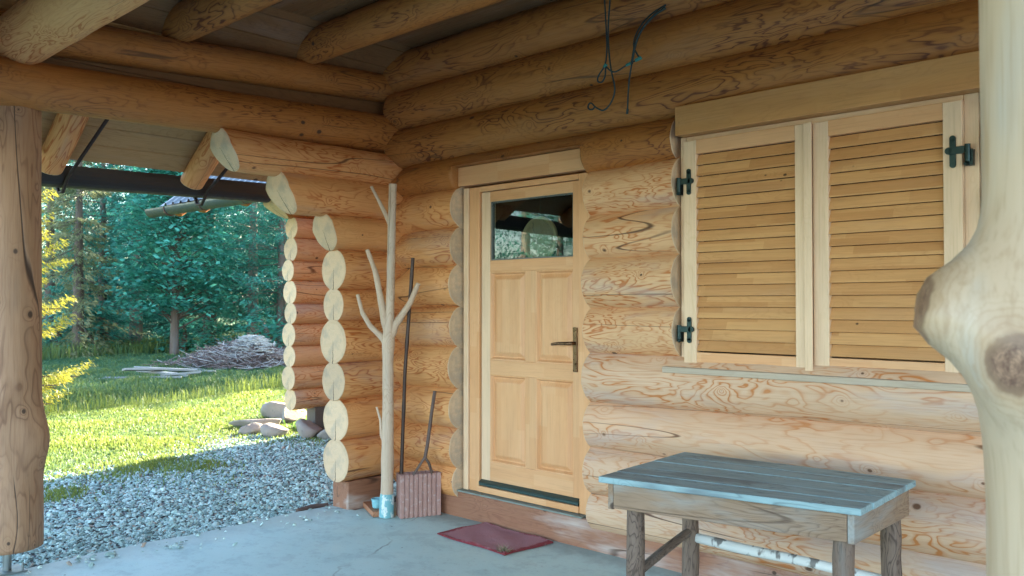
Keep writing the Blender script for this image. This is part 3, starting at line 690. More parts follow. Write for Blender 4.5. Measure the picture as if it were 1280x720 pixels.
# ---- porch posts of whole peeled trunks
def post(name, x, y, z0, z1, r0, r1, bumps, seed, p, label, mats):
    seg, st = 96, .025; zs = np.arange(z0, z1 + .001, st); th = np.linspace(0, 2 * PI, seg, endpoint=False)
    Zz, T = np.meshgrid(zs, th, indexing='ij'); t = (Zz - z0) / (z1 - z0)
    R = (r0 + (r1 - r0) * t) * (1 + .018 * vnoise(Zz * 2 + np.sin(T) * 2, seed) + .016 * vnoise(T * 1.0 + Zz * .6, seed + 1) * np.sin(T / 2))
    dark_ = np.zeros_like(R)
    for (zb, tb, h, wz, wt, flat) in bumps:
        dt = np.angle(np.exp(1j * (T - tb))); lift = np.where(Zz > zb, 1.0, .85)
        g = np.exp(-np.abs((Zz - zb) / (wz * lift)) ** 2.0 - np.abs(dt / wt) ** 2.0)
        R = R + np.minimum(h * g, flat * h)
    X = x + np.cos(T) * R; Y = y + np.sin(T) * R
    V = np.stack([X, Y, Zz], -1).reshape(-1, 3); n = len(zs); F = []
    G = np.stack([Zz, np.cos(T) * R, np.sin(T) * R], -1).reshape(-1, 3) + np.array([seed, 3.3, 1.1])
    for i in range(n - 1):
        for k in range(seg):
            k2 = (k + 1) % seg; F.append((i * seg + k, i * seg + k2, (i + 1) * seg + k2, (i + 1) * seg + k))
    sm = [True] * len(F) + [False, False]
    F += [tuple(reversed(range(seg))), tuple(range((n - 1) * seg, n * seg))]
    return new_mesh(name, V, F, mats, G, [0] * len(F), sm, p, None, 0, label)
def steel_foot(po, x, y, z):
    st = plain('zinc_steel', (.22, .26, .27), .4, .8)
    b = MB(); b.tube([(x, y, .008), (x, y, z + .05)], .022, 16); b.bx(x - .08, x + .08, y - .08, y + .08, .001, .009)
    for a in (-.06, .06): b.tube([(x + .06, y + a, .009), (x + .06, y + a, .05)], .006, 8)
    b.build('steel_foot', st, po, .001)
aimL = math.atan2(.6884, .7254)      # bearing of image-right
pl = post('porch_post', -5.25, 1.5, .135, 2.56, .172, .142, [(.72, aimL + .1, .045, .16, .6, .9), (.95, aimL - 1.2, .015, .1, .4, 1), (1.52, aimL - 2.0, .02, .07, .35, 1), (.30, aimL - .8, .02, .2, 1.0, 1)], 31, cabin, 'brown peeled trunk post standing on a steel foot', M['post'])
steel_foot(pl, -5.25, 1.5, .135)
def burl_mat():
    """pale waxed trunk: long vertical streaks, ringed dark branch scars at two places of the trunk"""
    n = NT('pale_trunk'); g = n.attr('gc'); o = n.obj()
    c = n.mix(n.noise(n.mapping(g, (1.0, 9, 9)), 1, 4, .55), (.47, .325, .20), (.64, .50, .345))
    c = n.mix(n.smooth(n.noise(n.mapping(g, (.7, 7, 7), (5, 5, 5)), 1, 4, .6, .8), .50, .66, 0, .85), c, (.44, .28, .14))
    c = n.mix(n.smooth(n.noise(n.mapping(g, (1.3, 5, 5), (1, 7, 5)), 1, 3), .54, .68, 0, .7), c, (.40, .38, .33))
    f = n.noise(n.mapping(g, (5, 90, 90)), 1, 2); c = n.mix(n.smooth(f, .45, .75, 0, .5), c, (.38, .25, .14))
    for (pt, rr, core) in ((KNOT1, .036, .95), (KNOT2, .028, 1)):
        vm = n.add('ShaderNodeVectorMath', operation='SUBTRACT'); n.put(vm.inputs[0], o); vm.inputs[1].default_value = pt
        sc = n.mapping(vm.outputs[0], (1, 1, .78)); ln = n.add('ShaderNodeVectorMath', operation='LENGTH'); n.put(ln.inputs[0], sc)
        d = n.math('ADD', ln.outputs['Value'], n.math('MULTIPLY', n.math('SUBTRACT', n.noise(o, 19, 4, .6), .5), .034))
        rings = n.smooth(n.math('SINE', n.math('MULTIPLY', d, 640)), .1, 1, 0, .5)
        c = n.mix(n.math('MULTIPLY', rings, n.smooth(d, rr * 1.0, rr * 3.4, 1, 0)), c, (.36, .22, .11))
        c = n.mix(n.smooth(d, rr * .9, rr * 2.6, .75, 0), c, (.42, .27, .15))
        kn = n.mix(n.smooth(n.noise(n.mapping(o, (90, 90, 55)), 1, 5, .75), .35, .65), (.13, .065, .038), (.36, .21, .125))
        kn = n.mix(n.smooth(n.math('SINE', n.math('MULTIPLY', d, 1500)), .3, 1, 0, .5), kn, (.09, .045, .028))
        c = n.mix(n.smooth(d, rr * .62, rr * 1.25, core, 0), c, kn)
        c = n.mix(n.smooth(n.math('ABSOLUTE', n.math('SUBTRACT', d, rr * 1.02)), .001, .010, .6, 0), c, (.15, .075, .04))
    n.bsdf(c, .45, n.bump(n.math('ADD', f, n.math('MULTIPLY', n.noise(n.mapping(g, (3, 14, 14)), 1, 3), 2)), .12, .005))
    return n.m
PX, PY = -.235, 1.50
b1 = aimL + PI - .10; b2 = -1.93
BUMPS = [(1.463, b1, .112, .075, .40, .70), (1.41, b1 + .1, .018, .13, .7, 1), (1.375, b2, .05, .085, .42, .75), (1.39, b2 - .3, .012, .15, .8, 1)]
pr_ = post('porch_post', PX, PY, .135, 2.83, .145, .150, BUMPS, 47, cabin, 'pale smooth trunk post with big knotted burls close to the camera', M['post'])
co = np.array([v.co for v in pr_.data.vertices])
def skin(ang, z):
    """point of the post's skin at a bearing and height"""
    d = np.abs(np.angle(np.exp(1j * (np.arctan2(co[:, 1] - PY, co[:, 0] - PX) - ang)))) + np.abs(co[:, 2] - z) * 3
    return tuple(co[int(np.argmin(d))])
KNOT1, KNOT2 = skin(b1, 1.463), skin(b2, 1.375)
pr_.data.materials[0] = burl_mat()
steel_foot(pr_, PX, PY, .135)

# ================================================================== FAR LOG BUILDING
far = empty('log_outbuilding', (-8.74, 6.5, 0)); setp(far, 'smaller log building behind the corner with grey gutter and ribbed metal roof', 'outbuilding')
z = .24
for k in range(9):
    hgt = .265 if k % 2 else .235; r = hgt / 2 + .008
    log('wall_log', (-8.72 + rng.uniform(-.02, .02), 5.42 + rng.uniform(-.02, .02), z + hgt / 2), (-8.72, 8.6, z + hgt / 2), r, r, far, [M['log_mid'], M['end']], seed=600 + k)
    z += hgt
b = MB(); b.bx(-8.82, -8.64, 5.72, 8.6, -.14, .245, 1); b.build('footing', plain('footing_stone', (.10, .09, .085), .85, var=.4), far)
log('corbel_log', (-8.72, 5.12, z + .12), (-8.72, 8.6, z + .12), .13, .13, far, [M['log_roof'], M['end']], seed=620, end0=corbel(.26, 0, .13))
log('corbel_log', (-8.72, 4.85, z + .37), (-8.72, 8.6, z + .37), .13, .13, far, [M['log_roof'], M['end']], seed=621, end0=corbel(.22, 0, .13))
b = MB(); b.bx(-8.6, -5.3, 6.2, 6.3, -.1, 2.7); b.build('front_wall', M['log_roof'], far)
sl2 = math.tan(math.radians(38)); rx0, rx1, ry0, rz0 = -10.25, -6.45, 4.55, 2.66
# ribbed metal roof, two slopes
V = []; F = []; prof = []; x = rx0
while x < rx1:
    prof += [(x, 0), (x + .13, 0), (x + .15, .028), (x + .18, .028)]; x += .2
prof.append((rx1, 0)); hy = 2.9
for (x, h) in prof:
    V += [(x, ry0, rz0 + h), (x, ry0 + hy, rz0 + hy * sl2 + h), (x, ry0 + 2 * hy, rz0 + h)]
for i in range(len(prof) - 1): F += [(3 * i, 3 * i + 3, 3 * i + 4, 3 * i + 1), (3 * i + 1, 3 * i + 4, 3 * i + 5, 3 * i + 2)]
ro = new_mesh('roof', V, F, plain('roof_metal', (.20, .23, .26), .38, .2, scale=5), smooth=False, p=far)
b = MB()
for s_ in (0, 1):
    off = rng.uniform(-9, 9, 3); Vv = []; Gg = []
    for x in (rx0 + .03, rx1 - .03):
        for (yy, zz) in ((ry0 + .05 + s_ * (2 * hy - .1), rz0 - .03), (ry0 + hy, rz0 + hy * sl2 - .06)):
            for up in (0, .022): Vv.append((x, yy, zz + up)); Gg.append((x + off[0], yy + off[1], zz + off[2]))
    b.raw(Vv, [(0, 2, 6, 4), (1, 5, 7, 3), (0, 1, 3, 2), (4, 6, 7, 5), (0, 4, 5, 1), (2, 3, 7, 6)], Gg)
b.build('roof_boards', M['deck'], far)
for k, x in enumerate((-9.95, -9.35, -8.4, -7.5)):
    log('rafter', (x, ry0 + .06, rz0 - .10), (x, ry0 + 2.6, rz0 - .11 + 2.54 * sl2), .075, .08, far, [M['log_roof'], M['log_roof']], seed=640 + k, end0=lambda y, z: .6 * np.clip(-z, 0, None))
gg = gutter('gutter', (rx0 - .02, ry0 - .09, rz0 - .05), (rx1, ry0 - .09, rz0 - .07), .082, plain('gutter_grey', (.045, .065, .068), .4, .3), far)
for x in (-9.75, -8.9, -8.0):
    b = MB(); rr = .086; b.tube([(x, ry0 - .09 + math.cos(a) * rr, rz0 - .055 + math.sin(a) * rr * 1.15) for a in np.linspace(PI, 2 * PI, 9)], .009, 6); b.build('strap', plain('strap_red', (.10, .05, .045), .6), gg)

# ================================================================== THINGS ON THE PORCH
# table
tb = empty('table', (-1.72, 3.28, 0), math.radians(8)); setp(tb, 'weathered blue grey plank table on round legs against the log wall', 'table')
A_, B_, C_, D_ = [Vector(v) for v in ((-2.201, 2.84), (-1.178, 3.024), (-1.206, 3.672), (-2.254, 3.60))]
ts = [0, .185, .375, .60, .80, 1.0]
b = MB()
for i in range(len(ts) - 1):
    g = .006; t0, t1 = ts[i] + (g if i else 0), ts[i + 1] - .003; j = rng.uniform(-.006, .006, 2)
    p, q = A_.lerp(D_, t0), B_.lerp(C_, t0); r, s = B_.lerp(C_, t1), A_.lerp(D_, t1); u = (q - p).normalized()
    dz = rng.uniform(0, .004); b.quadbar(p - u * j[0], q + u * j[1], r + u * j[1], s - u * j[0], .722 + dz, .748 + dz)
b.build('tabletop', M['weather'], tb, .004)
n1 = (B_ - A_).normalized(); n2 = Vector((-n1.y, n1.x)); 
def off2(p, a, c): return p + n1 * a + n2 * c
b = MB(); p, q = off2(A_, .055, .035), off2(B_, -.055, .035)
b.quadbar(p, q, off2(q, 0, .024), off2(p, 0, .024), .615, .7215); b.build('apron', M['apron'], tb, .003, 'grey board apron along the front'); b = MB()
p, q = off2(D_, .06, -.07), off2(C_, -.05, -.06); b.quadbar(p, q, off2(q, 0, .024), off2(p, 0, .024), .615, .7215)
b.build('apron', M['apron'], tb, .003)
for (P0, P1) in ((off2(A_, .030, .035), off2(D_, .045, -.045)), (off2(B_, -.054, .036), off2(C_, -.045, -.035))):
    b = MB(); b.quadbar(P0, P1, P1 + n1 * .024, P0 + n1 * .024, .610, .7205); b.build('apron', M['apron'], tb, .003, 'brown end apron')
LG = [(-2.095, 2.962), (-1.272, 3.10), (-2.145, 3.47), (-1.262, 3.545)]
for k, (x, y) in enumerate(LG):
    b = MB(); b.tube([(x + rng.normal(0, .0015), y + rng.normal(0, .0015), zz) for zz in np.linspace(.002, .72, 9)], [.038 + rng.normal(0, .0012) for _ in range(9)], 16, wob=.03)
    b.build('leg', M['leg'], tb)
b = MB(); b.tube([(-2.10, 2.97, .335), (-2.12, 3.2, .375), (-2.14, 3.46, .415)], .02, 8, wob=.1); b.build('stretcher', M['leg'], tb, 0, 'thin dark stretcher stick')
n = NT('birch_bark'); o = n.attr('gc')
c = n.mix(n.noise(n.mapping(o, (4, 12, 12)), 1, 4, .6), (.50, .52, .50), (.74, .74, .70))
c = n.mix(n.smooth(n.noise(n.mapping(o, (16, 9, 9)), 1, 3, .6), .54, .62, 0, .85), c, (.10, .085, .075)); n.bsdf(c, .7, n.bump(n.noise(o, 60, 3), .2, .004))
b = MB(); b.tube([(-2.11, 3.47, .385), (-1.9, 3.50, .37), (-1.6, 3.53, .365), (-1.27, 3.55, .35)], [.022, .024, .021, .022], 12, wob=.06); b.build('stretcher', n.m, tb, 0, 'white birch pole stretcher')

# doormat
n = NT('mat_fibre'); o = n.obj(); sx = n.add('ShaderNodeSeparateXYZ'); n.put(sx.inputs[0], o)
ex = n.math('SUBTRACT', n.math('ABSOLUTE', sx.outputs[0]), .29); ey = n.math('SUBTRACT', n.math('ABSOLUTE', sx.outputs[1]), .185)
e = n.math('ADD', n.math('MAXIMUM', ex, ey), n.math('MULTIPLY', n.math('SUBTRACT', n.noise(o, 12, 4, .7), .5), .09))
c = n.mix(n.smooth(e, -.012, .012), n.mix(n.noise(o, 7, 4), (.40, .16, .19), (.46, .25, .28)), n.mix(n.noise(o, 90, 2), (.16, .02, .03), (.34, .05, .065)))
c = n.mix(n.smooth(n.noise(o, 26, 4, .7), .62, .72, 0, .6), c, (.33, .29, .28))
n.bsdf(c, .95, n.bump(n.noise(o, 220, 3), .9, .012))
nx, ny_ = 50, 32; V = []; F = []
for lay in (0, 1):
    for i in range(nx + 1):
        for j in range(ny_ + 1):
            u, v = i / nx - .5, j / ny_ - .5; edge_ = min(.5 - abs(u), .5 - abs(v))
            zz = .003 if lay == 0 else .010 + .004 * math.sin(u * 9 + v * 4) * math.cos(v * 7) + (.004 if edge_ < .06 else 0) + rng.uniform(0, .002)
            if u > .3 and v < -.3: zz += .012 * ((u - .3) * (-.3 - v)) / .04 
            V.append((u * .635 + .01 * math.sin(v * 5), v * .40 + .008 * math.sin(u * 7), zz if edge_ > .001 else (.003 if lay == 0 else .009)))
S = (nx + 1) * (ny_ + 1)
for i in range(nx):
    for j in range(ny_):
        a = i * (ny_ + 1) + j; q = (a, a + ny_ + 1, a + ny_ + 2, a + 1); F += [tuple(reversed(q)), tuple(S + t for t in q)]
rim = [i * (ny_ + 1) for i in range(nx + 1)] + [nx * (ny_ + 1) + j for j in range(1, ny_ + 1)] + [i * (ny_ + 1) + ny_ for i in range(nx - 1, -1, -1)] + [j for j in range(ny_ - 1, 0, -1)]
for a, c_ in zip(rim, rim[1:] + rim[:1]): F.append((a, c_, S + c_, S + a))
mt = new_mesh('doormat', V, F, n.m, smooth=False, mat4=Matrix.Translation((-3.765, 3.805, 0)) @ Matrix.Rotation(math.radians(-3), 4, 'Z'))
setp(mt, 'worn dark red fibre doormat on the concrete below the door', 'doormat')
# dry tuft lying on its front corner
V, Fq = [], []; 
for k in range(90):
    a = rng.uniform(0, 2 * PI); l = rng.uniform(.02, .06); c0 = np.array([-3.50, 3.615, .014]) + np.append(rng.normal(0, .014, 2), 0); e = c0 + np.array([math.cos(a) * l, math.sin(a) * l, rng.uniform(.005, .05)]); s_ = np.array([-math.sin(a), math.cos(a), 0]) * .003
    b_ = len(V); V += [c0 - s_, c0 + s_, e]; Fq.append((b_, b_ + 1, b_ + 2))
tf = new_mesh('dry_weed', V, Fq, leaf_mat('dry_tuft', (.09, .12, .07), (.45, .42, .30), .2)); put_attr(tf, np.repeat(rng.random(90), 3)); setp(tf, 'small dry grass tuft lying on the front corner of the doormat', 'dry weed')

# debarked sapling standing in the corner
sp = empty('debarked_sapling', (-4.68, 3.675, 0)); setp(sp, 'tall bare debarked young tree with branch stubs standing in the porch corner', 'tree trunk')
T_ = [(-4.681, 3.675, .004), (-4.674, 3.676, .257), (-4.665, 3.674, .698), (-4.659, 3.668, 1.139), (-4.653, 3.67, 1.277), (-4.642, 3.674, 1.525), (-4.634, 3.674, 1.801), (-4.627, 3.674, 2.076), (-4.62, 3.675, 2.297)]
def resample(P, n):
    P = np.array(P, float); d = np.r_[0, np.cumsum(np.linalg.norm(np.diff(P, axis=0), axis=1))]; q = np.linspace(0, d[-1], n)
    return [tuple(np.interp(q, d, P[:, i]) for i in range(3)) for _ in [0]][0] if False else list(map(tuple, np.stack([np.interp(q, d, P[:, i]) for i in range(3)], -1)))
tr_ = resample(T_, 40); rad = list(np.interp([p[2] for p in tr_], [0, .15, .6, 1.1, 1.22, 1.35, 1.6, 2.3], [.049, .045, .040, .037, .047, .032, .029, .027]) * (1 + .05 * rng.normal(0, .6, 40)))
b = MB(); b.tube(tr_, rad, 18, wob=.02); b.build('trunk', M['bare'], sp)
for pts, r0, r1 in (([(-4.806, 3.518, 1.536), (-4.783, 3.543, 1.409), (-4.745, 3.582, 1.316), (-4.689, 3.636, 1.244), (-4.655, 3.67, 1.17)], .012, .024),
                    ([(-4.754, 3.56, 1.845), (-4.712, 3.604, 1.679), (-4.679, 3.641, 1.409), (-4.666, 3.656, 1.327), (-4.652, 3.67, 1.2)], .015, .030),
                    ([(-4.501, 3.806, 1.613), (-4.545, 3.768, 1.476), (-4.584, 3.733, 1.398), (-4.62, 3.699, 1.327), (-4.655, 3.668, 1.20)], .016, .030),
                    ([(-4.728, 3.573, 2.28), (-4.693, 3.608, 2.187), (-4.662, 3.64, 2.098), (-4.63, 3.67, 2.00)], .010, .018),
                    ([(-4.722, 3.62, .76), (-4.704, 3.64, .671), (-4.70, 3.645, .566), (-4.675, 3.67, .46)], .007, .014)):
    q = resample(pts, 14); b = MB(); b.tube(q, list(np.linspace(r0, r1, 14) * (1 + .06 * rng.normal(0, 1, 14))), 10, wob=.06); b.build('branch', M['bare'], sp)
n = NT('flaking_paint'); g = n.attr('gc'); c = n.mix(n.smooth(n.noise(n.mapping(g, (14, 22, 22)), 1, 4, .65), .5, .56), (.16, .40, .46), (.62, .70, .70)); n.bsdf(c, .6, n.bump(n.noise(g, 60, 4), .3, .004))
b = MB(); q = [(p[0], p[1], p[2]) for p in resample([T_[0], (-4.676, 3.676, .165)], 10)]; q = [(a, c_, zz + .001) for a, c_, zz in q]; b.tube(q, [.0505] * 7 + [.0495, .0485, .046], 18, wob=.03, cap=False); b.build('painted_foot', n.m, sp, 0, 'flaking white and blue paint round the foot')
# plank, cup
b = MB(); b.quadbar((-5.03, 3.735), (-4.735, 3.60), (-4.69, 3.705), (-4.985, 3.835), .004, .042); o = b.build('plank_offcut', wood('red_plank', (.42, .19, .10), (.25, .10, .05), knots=0, grey_amt=.5, grey=(.25, .33, .33)), None, .003, origin=(-4.85, 3.72, 0)); setp(o, 'short reddish plank offcut lying on the concrete beside the sapling', 'plank')
cupm = plain('cup_plastic', (.22, .50, .58), .4, var=.35, scale=45); cx, cy = -4.802, 3.690; V = []; F = []; prof = [(.026, .043), (.034, .050), (.042, .105), (.045, .107), (.042, .110), (.036, .108), (.028, .056)]
for (r, zz) in prof:
    for k in range(20): V.append((cx + r * math.cos(k * PI / 10), cy + r * math.sin(k * PI / 10), zz))
for i in range(len(prof) - 1):
    for k in range(20): F.append((i * 20 + k, i * 20 + (k + 1) % 20, (i + 1) * 20 + (k + 1) % 20, (i + 1) * 20 + k))
F += [tuple(reversed(range(20))), tuple(range(len(prof) * 20 - 20, len(prof) * 20))]
o = new_mesh('paint_pot', V, F, cupm, smooth=False); setp(o, 'small light blue plastic pot on the plank offcut beside the sapling', 'pot')
# hollow clay block: ribbed faces, rows of cells open at the top
def clay_block():
    L_, T2, H_ = .29, .115, .295; V = []; F = []
    # outline with grooves on the long faces
    out = []; nr = 9
    for k in range(nr):
        a, c_ = -L_ / 2 + L_ * k / nr, -L_ / 2 + L_ * (k + 1) / nr; e = (c_ - a) * .22
        out += [(a + e * .4, -T2 / 2), (c_ - e, -T2 / 2), (c_ - e * .8, -T2 / 2 + .011), (c_ + e * .2, -T2 / 2 + .011)] if k < nr - 1 else [(a + e * .4, -T2 / 2), (c_, -T2 / 2)]
    out[0] = (-L_ / 2, -T2 / 2); back = [(-x, -y) for x, y in out]; out = out + back; k = len(out)
    for zz in (0, H_): V += [(x, y, zz) for x, y in out]
    F = [(i, (i + 1) % k, k + (i + 1) % k, k + i) for i in range(k)] + [tuple(reversed(range(k)))]
    nrm = []
    # top: web grid of walls between cells
    me_b = MB(); me_b.raw(V, F, V)
    w_ = .011
    for j, (y0, y1) in enumerate(((-T2 / 2 + .012, -T2 / 2 + .020), (-.006, .006), (T2 / 2 - .020, T2 / 2 - .012))): me_b.bx(-L_ / 2 + .004, L_ / 2 - .004, y0, y1, H_ - .05, H_ - .0005)
    for i in range(10): x = -L_ / 2 + .01 + (L_ - .02) * i / 9; me_b.bx(x - .004, x + .004, -T2 / 2 + .021, T2 / 2 - .021, H_ - .05, H_ - .001)
    return me_b
n = NT('fired_clay'); o = n.obj(); c = n.mix(n.noise(o, 16, 5, .65), (.30, .15, .13), (.47, .31, .28)); c = n.mix(n.smooth(n.noise(o, 40, 3), .55, .7, 0, .5), c, (.50, .42, .40)); n.bsdf(c, .85, n.bump(n.noise(o, 120, 3), .3, .003))
o = clay_block().build('clay_block', [n.m], None, .002); o.location = (-4.565, 3.866, .001); o.rotation_euler = (0, 0, math.radians(66)); setp(o, 'ribbed hollow red clay block standing by the wall, holding sticks', 'brick')
# long dark pole and forked stick
dkm = plain('dark_rod', (.045, .025, .02), .45, .2, var=.5)
q = resample([(-4.630, 3.765, .296), (-4.60, 3.77, 1.0), (-4.553, 3.80, 1.79)], 24); b = MB(); b.tube(q, [.0125 + .002 * (k % 7 == 0) for k in range(24)], 10, wob=.08)
o = b.build('wooden_pole', dkm, None, origin=(-4.63, 3.765, .296)); setp(o, 'thin straight dark pole leaning in the corner behind the sapling', 'pole')
fk = wood('fork_stick', (.13, .085, .07), (.06, .035, .03), figure=.6, knots=.5, grey_amt=.5, grey=(.22, .19, .18))
b = MB(); b.tube(resample([(-4.435, 3.90, .87), (-4.452, 3.885, .72), (-4.477, 3.87, .50), (-4.492, 3.86, .405)], 12), .0125, 9, wob=.15)
b.tube(resample([(-4.492, 3.86, .412), (-4.505, 3.825, .362), (-4.545, 3.80, .29)], 8), .0095, 8, wob=.12); b.tube(resample([(-4.492, 3.86, .412), (-4.478, 3.885, .37), (-4.49, 3.925, .29)], 8), .0095, 8, wob=.12)
o = b.build('forked_stick', fk, None, origin=(-4.455, 3.89, .405)); setp(o, 'short brown forked stick propped upside down on the clay block', 'stick')
# stick at the slab edge
b = MB(); b.tube([(-5.34, 3.39, -.02), (-5.36, 3.52, -.015), (-5.33, 3.64, -.02)], .022, 8, wob=.1); o = b.build('edge_stick', fk, None, origin=(-5.35, 3.5, -.04)); setp(o, 'short dark stick lying on gravel at the corner of the slab', 'stick')
# cords hanging from a nail
cm_ = plain('cord_dark', (.02, .045, .05), .7); cg = plain('cord_green', (.03, .22, .20), .7)
s1 = [(-2.918, 3.83, 3.243), (-2.919, 3.84, 3.195), (-2.910, 3.84, 3.05), (-2.902, 3.84, 2.906), (-2.915, 3.84, 2.819), (-2.959, 3.835, 2.775), (-2.97, 3.835, 2.746), (-2.953, 3.83, 2.727), (-2.927, 3.83, 2.728), (-2.91, 3.835, 2.761), (-2.915, 3.84, 2.819), (-2.894, 3.84, 2.796), (-2.859, 3.84, 2.77), (-2.825, 3.845, 2.776), (-2.779, 3.85, 2.797), (-2.723, 3.86, 2.814), (-2.692, 3.87, 2.826)]
s2 = [(-2.877, 3.83, 3.243), (-2.881, 3.84, 3.186), (-2.896, 3.84, 3.047), (-2.894, 3.84, 2.923), (-2.877, 3.84, 2.788), (-2.85, 3.84, 2.698), (-2.85, 3.84, 2.651), (-2.871, 3.835, 2.598), (-2.918, 3.83, 2.559), (-2.96, 3.83, 2.579), (-2.987, 3.83, 2.598), (-3.002, 3.83, 2.618), (-3.022, 3.83, 2.623), (-3.032, 3.825, 2.6), (-3.02, 3.825, 2.584), (-2.998, 3.83, 2.581), (-2.984, 3.83, 2.595)]
s3 = [(-2.59, 3.955, 3.10), (-2.64, 3.90, 3.05), (-2.689, 3.85, 2.963), (-2.717, 3.84, 2.877), (-2.734, 3.84, 2.793)]
s4 = [(-2.734, 3.84, 2.793), (-2.75, 3.84, 2.717), (-2.759, 3.84, 2.635), (-2.763, 3.84, 2.525)]
def smoothc(P, it=2):
    for _ in range(it):
        Q = [P[0]]
        for a, b_ in zip(P, P[1:]): a, b_ = np.array(a), np.array(b_); Q += [tuple(a * .75 + b_ * .25), tuple(a * .25 + b_ * .75)]
        P = Q + [P[-1]]
    return P
b = MB(); b.tube(smoothc(s1), .0048, 6); b.tube(smoothc(s2), .0048, 6); b.tube(smoothc(s3), .0075, 7); b.tube(smoothc([(p[0] - .02 * (i > 0), p[1] + .01, p[2] + .02) for i, p in enumerate(s3[:-1])] + [(-2.70, 3.86, 2.83)]), .005, 6); b.tube(smoothc(s4), .0045, 6)
b.tube([(-2.72, 3.852, 2.812), (-2.69, 3.87, 2.828)], .010, 7, mi=1); b.tube([(-2.778, 3.85, 2.797), (-2.745, 3.855, 2.806)], .008, 7, mi=1); b.tube([(-2.922, 3.84, 2.812), (-2.908, 3.84, 2.826)], .011, 7, mi=1); b.tube([(-2.765, 3.84, 2.522), (-2.762, 3.84, 2.55)], .007, 7)
o = b.build('hanging_cord', [cm_, cg], None, origin=(-2.9, 3.84, 3.24)); setp(o, 'knotted dark green cord hanging from the ceiling in front of the logs', 'cord')
# round wood slice hung behind the door glass
b = MB(); cx, cy, cz = -3.705, 4.16, 1.895; b.tube([(cx, cy, cz), (cx, cy + .02, cz)], .135, 40); sl_o = b.build('slice', wood('slice_face', (.34, .20, .11), (.20, .10, .05), figure=.5, fig_scale=2.5, knots=.5), None, 0)
V = []; 
b = MB(); b.tube([(cx + math.cos(a) * .138 * (1 + .02 * math.sin(3 * a)), cy + .008, cz + math.sin(a) * .138) for a in np.linspace(0, 2 * PI, 41)], .015, 8); rim_ = b.build('bark_rim', wood('slice_rim', (.45, .28, .15), (.25, .14, .07), knots=0), None)
ws = empty('wood_slice', (cx, cy + .01, cz)); setp(ws, 'round wood slice ornament hanging behind the glass of the door', 'ornament'); parent(sl_o, ws); parent(rim_, ws)
b = MB(); b.tube([(cx, cy + .01, cz + .14), (cx + .01, cy + .01, 2.24)], .003, 5); h_ = b.build('string', cm_, None); parent(h_, ws)

# ================================================================== ROCKS, PILES, PLANTS
def rock(name, x, y, sx_, sy_, sz_, rz, seed, label, zo=0, group='fieldstones beside the far log wall'):
    r = np.random.default_rng(seed); bm_v = []; n_u, n_v = 28, 18; V = []; F = []
    dirs = r.normal(0, 1, (9, 3)); dirs /= np.linalg.norm(dirs, axis=1)[:, None]; lim = r.uniform(.45, .85, 9)
    for j in range(n_v + 1):
        ph = PI * j / n_v
        for i in range(n_u):
            th = 2 * PI * i / n_u; d = np.array([math.sin(ph) * math.cos(th), math.sin(ph) * math.sin(th), math.cos(ph)])
            q = d * 1.0
            for k in range(9):
                s_ = q @ dirs[k]
                if s_ > lim[k]: q = q - dirs[k] * (s_ - lim[k]) * .95
            q = q * (1 + .03 * math.sin(7 * d[0] + seed) * math.cos(6 * d[1]) + r.normal(0, .006))
            V.append((q[0] * sx_, q[1] * sy_, q[2] * sz_))
    for j in range(n_v):
        for i in range(n_u):
            F.append((j * n_u + i, (j + 1) * n_u + i, (j + 1) * n_u + (i + 1) % n_u, j * n_u + (i + 1) % n_u))
    o = new_mesh(name, V, F, M['rock'], smooth=True, mat4=Matrix.Translation((x, y, float(gz(np.array(x), np.array(y))) + sz_ * .45 + zo)) @ Matrix.Rotation(rz, 4, 'Z')); setp(o, label, 'rock', group)
n = NT('fieldstone'); o = n.obj(); c = n.mix(n.noise(o, 6, 6, .65), (.17, .15, .14), (.37, .34, .325)); c = n.mix(n.smooth(n.noise(o, 2.5, 3), .5, .7, 0, .4), c, (.34, .27, .22)); c = n.mix(n.smooth(n.noise(o, 22, 4, .7), .58, .7, 0, .35), c, (.10, .11, .09)); n.bsdf(c, .85, n.bump(n.noise(o, 18, 6, .7), .5, .02)); M['rock'] = n.m
rock('rock', -8.62, 5.62, .22, .20, .16, .8, 11, 'squat grey stone carrying the corner of the far log wall')
rock('rock', -8.30, 5.75, .2, .2, .14, 2.0, 12, 'half hidden grey stone right of the corner stone')
rock('rock', -9.02, 5.40, .21, .17, .115, .5, 1, 'blocky grey fieldstone in front of the flat stone pile, right one')
rock('rock', -9.38, 5.30, .17, .15, .10, 1.2, 2, 'rounded grey fieldstone lying in front at the grass edge')
rock('rock', -9.72, 5.60, .40, .15, .095, .95, 3, 'long flat grey stone slab lying across the rock pile')
rock('rock', -10.35, 6.25, .24, .2, .19, .3, 4, 'tall reddish grey stone at the back of the rock pile')
rock('rock', -9.85, 6.15, .26, .22, .16, 2.2, 5, 'pale sloping stone behind the long slab')
rock('rock', -9.05, 6.35, .24, .2, .15, 1.7, 6, 'dark stone under the lowest log of the outbuilding')
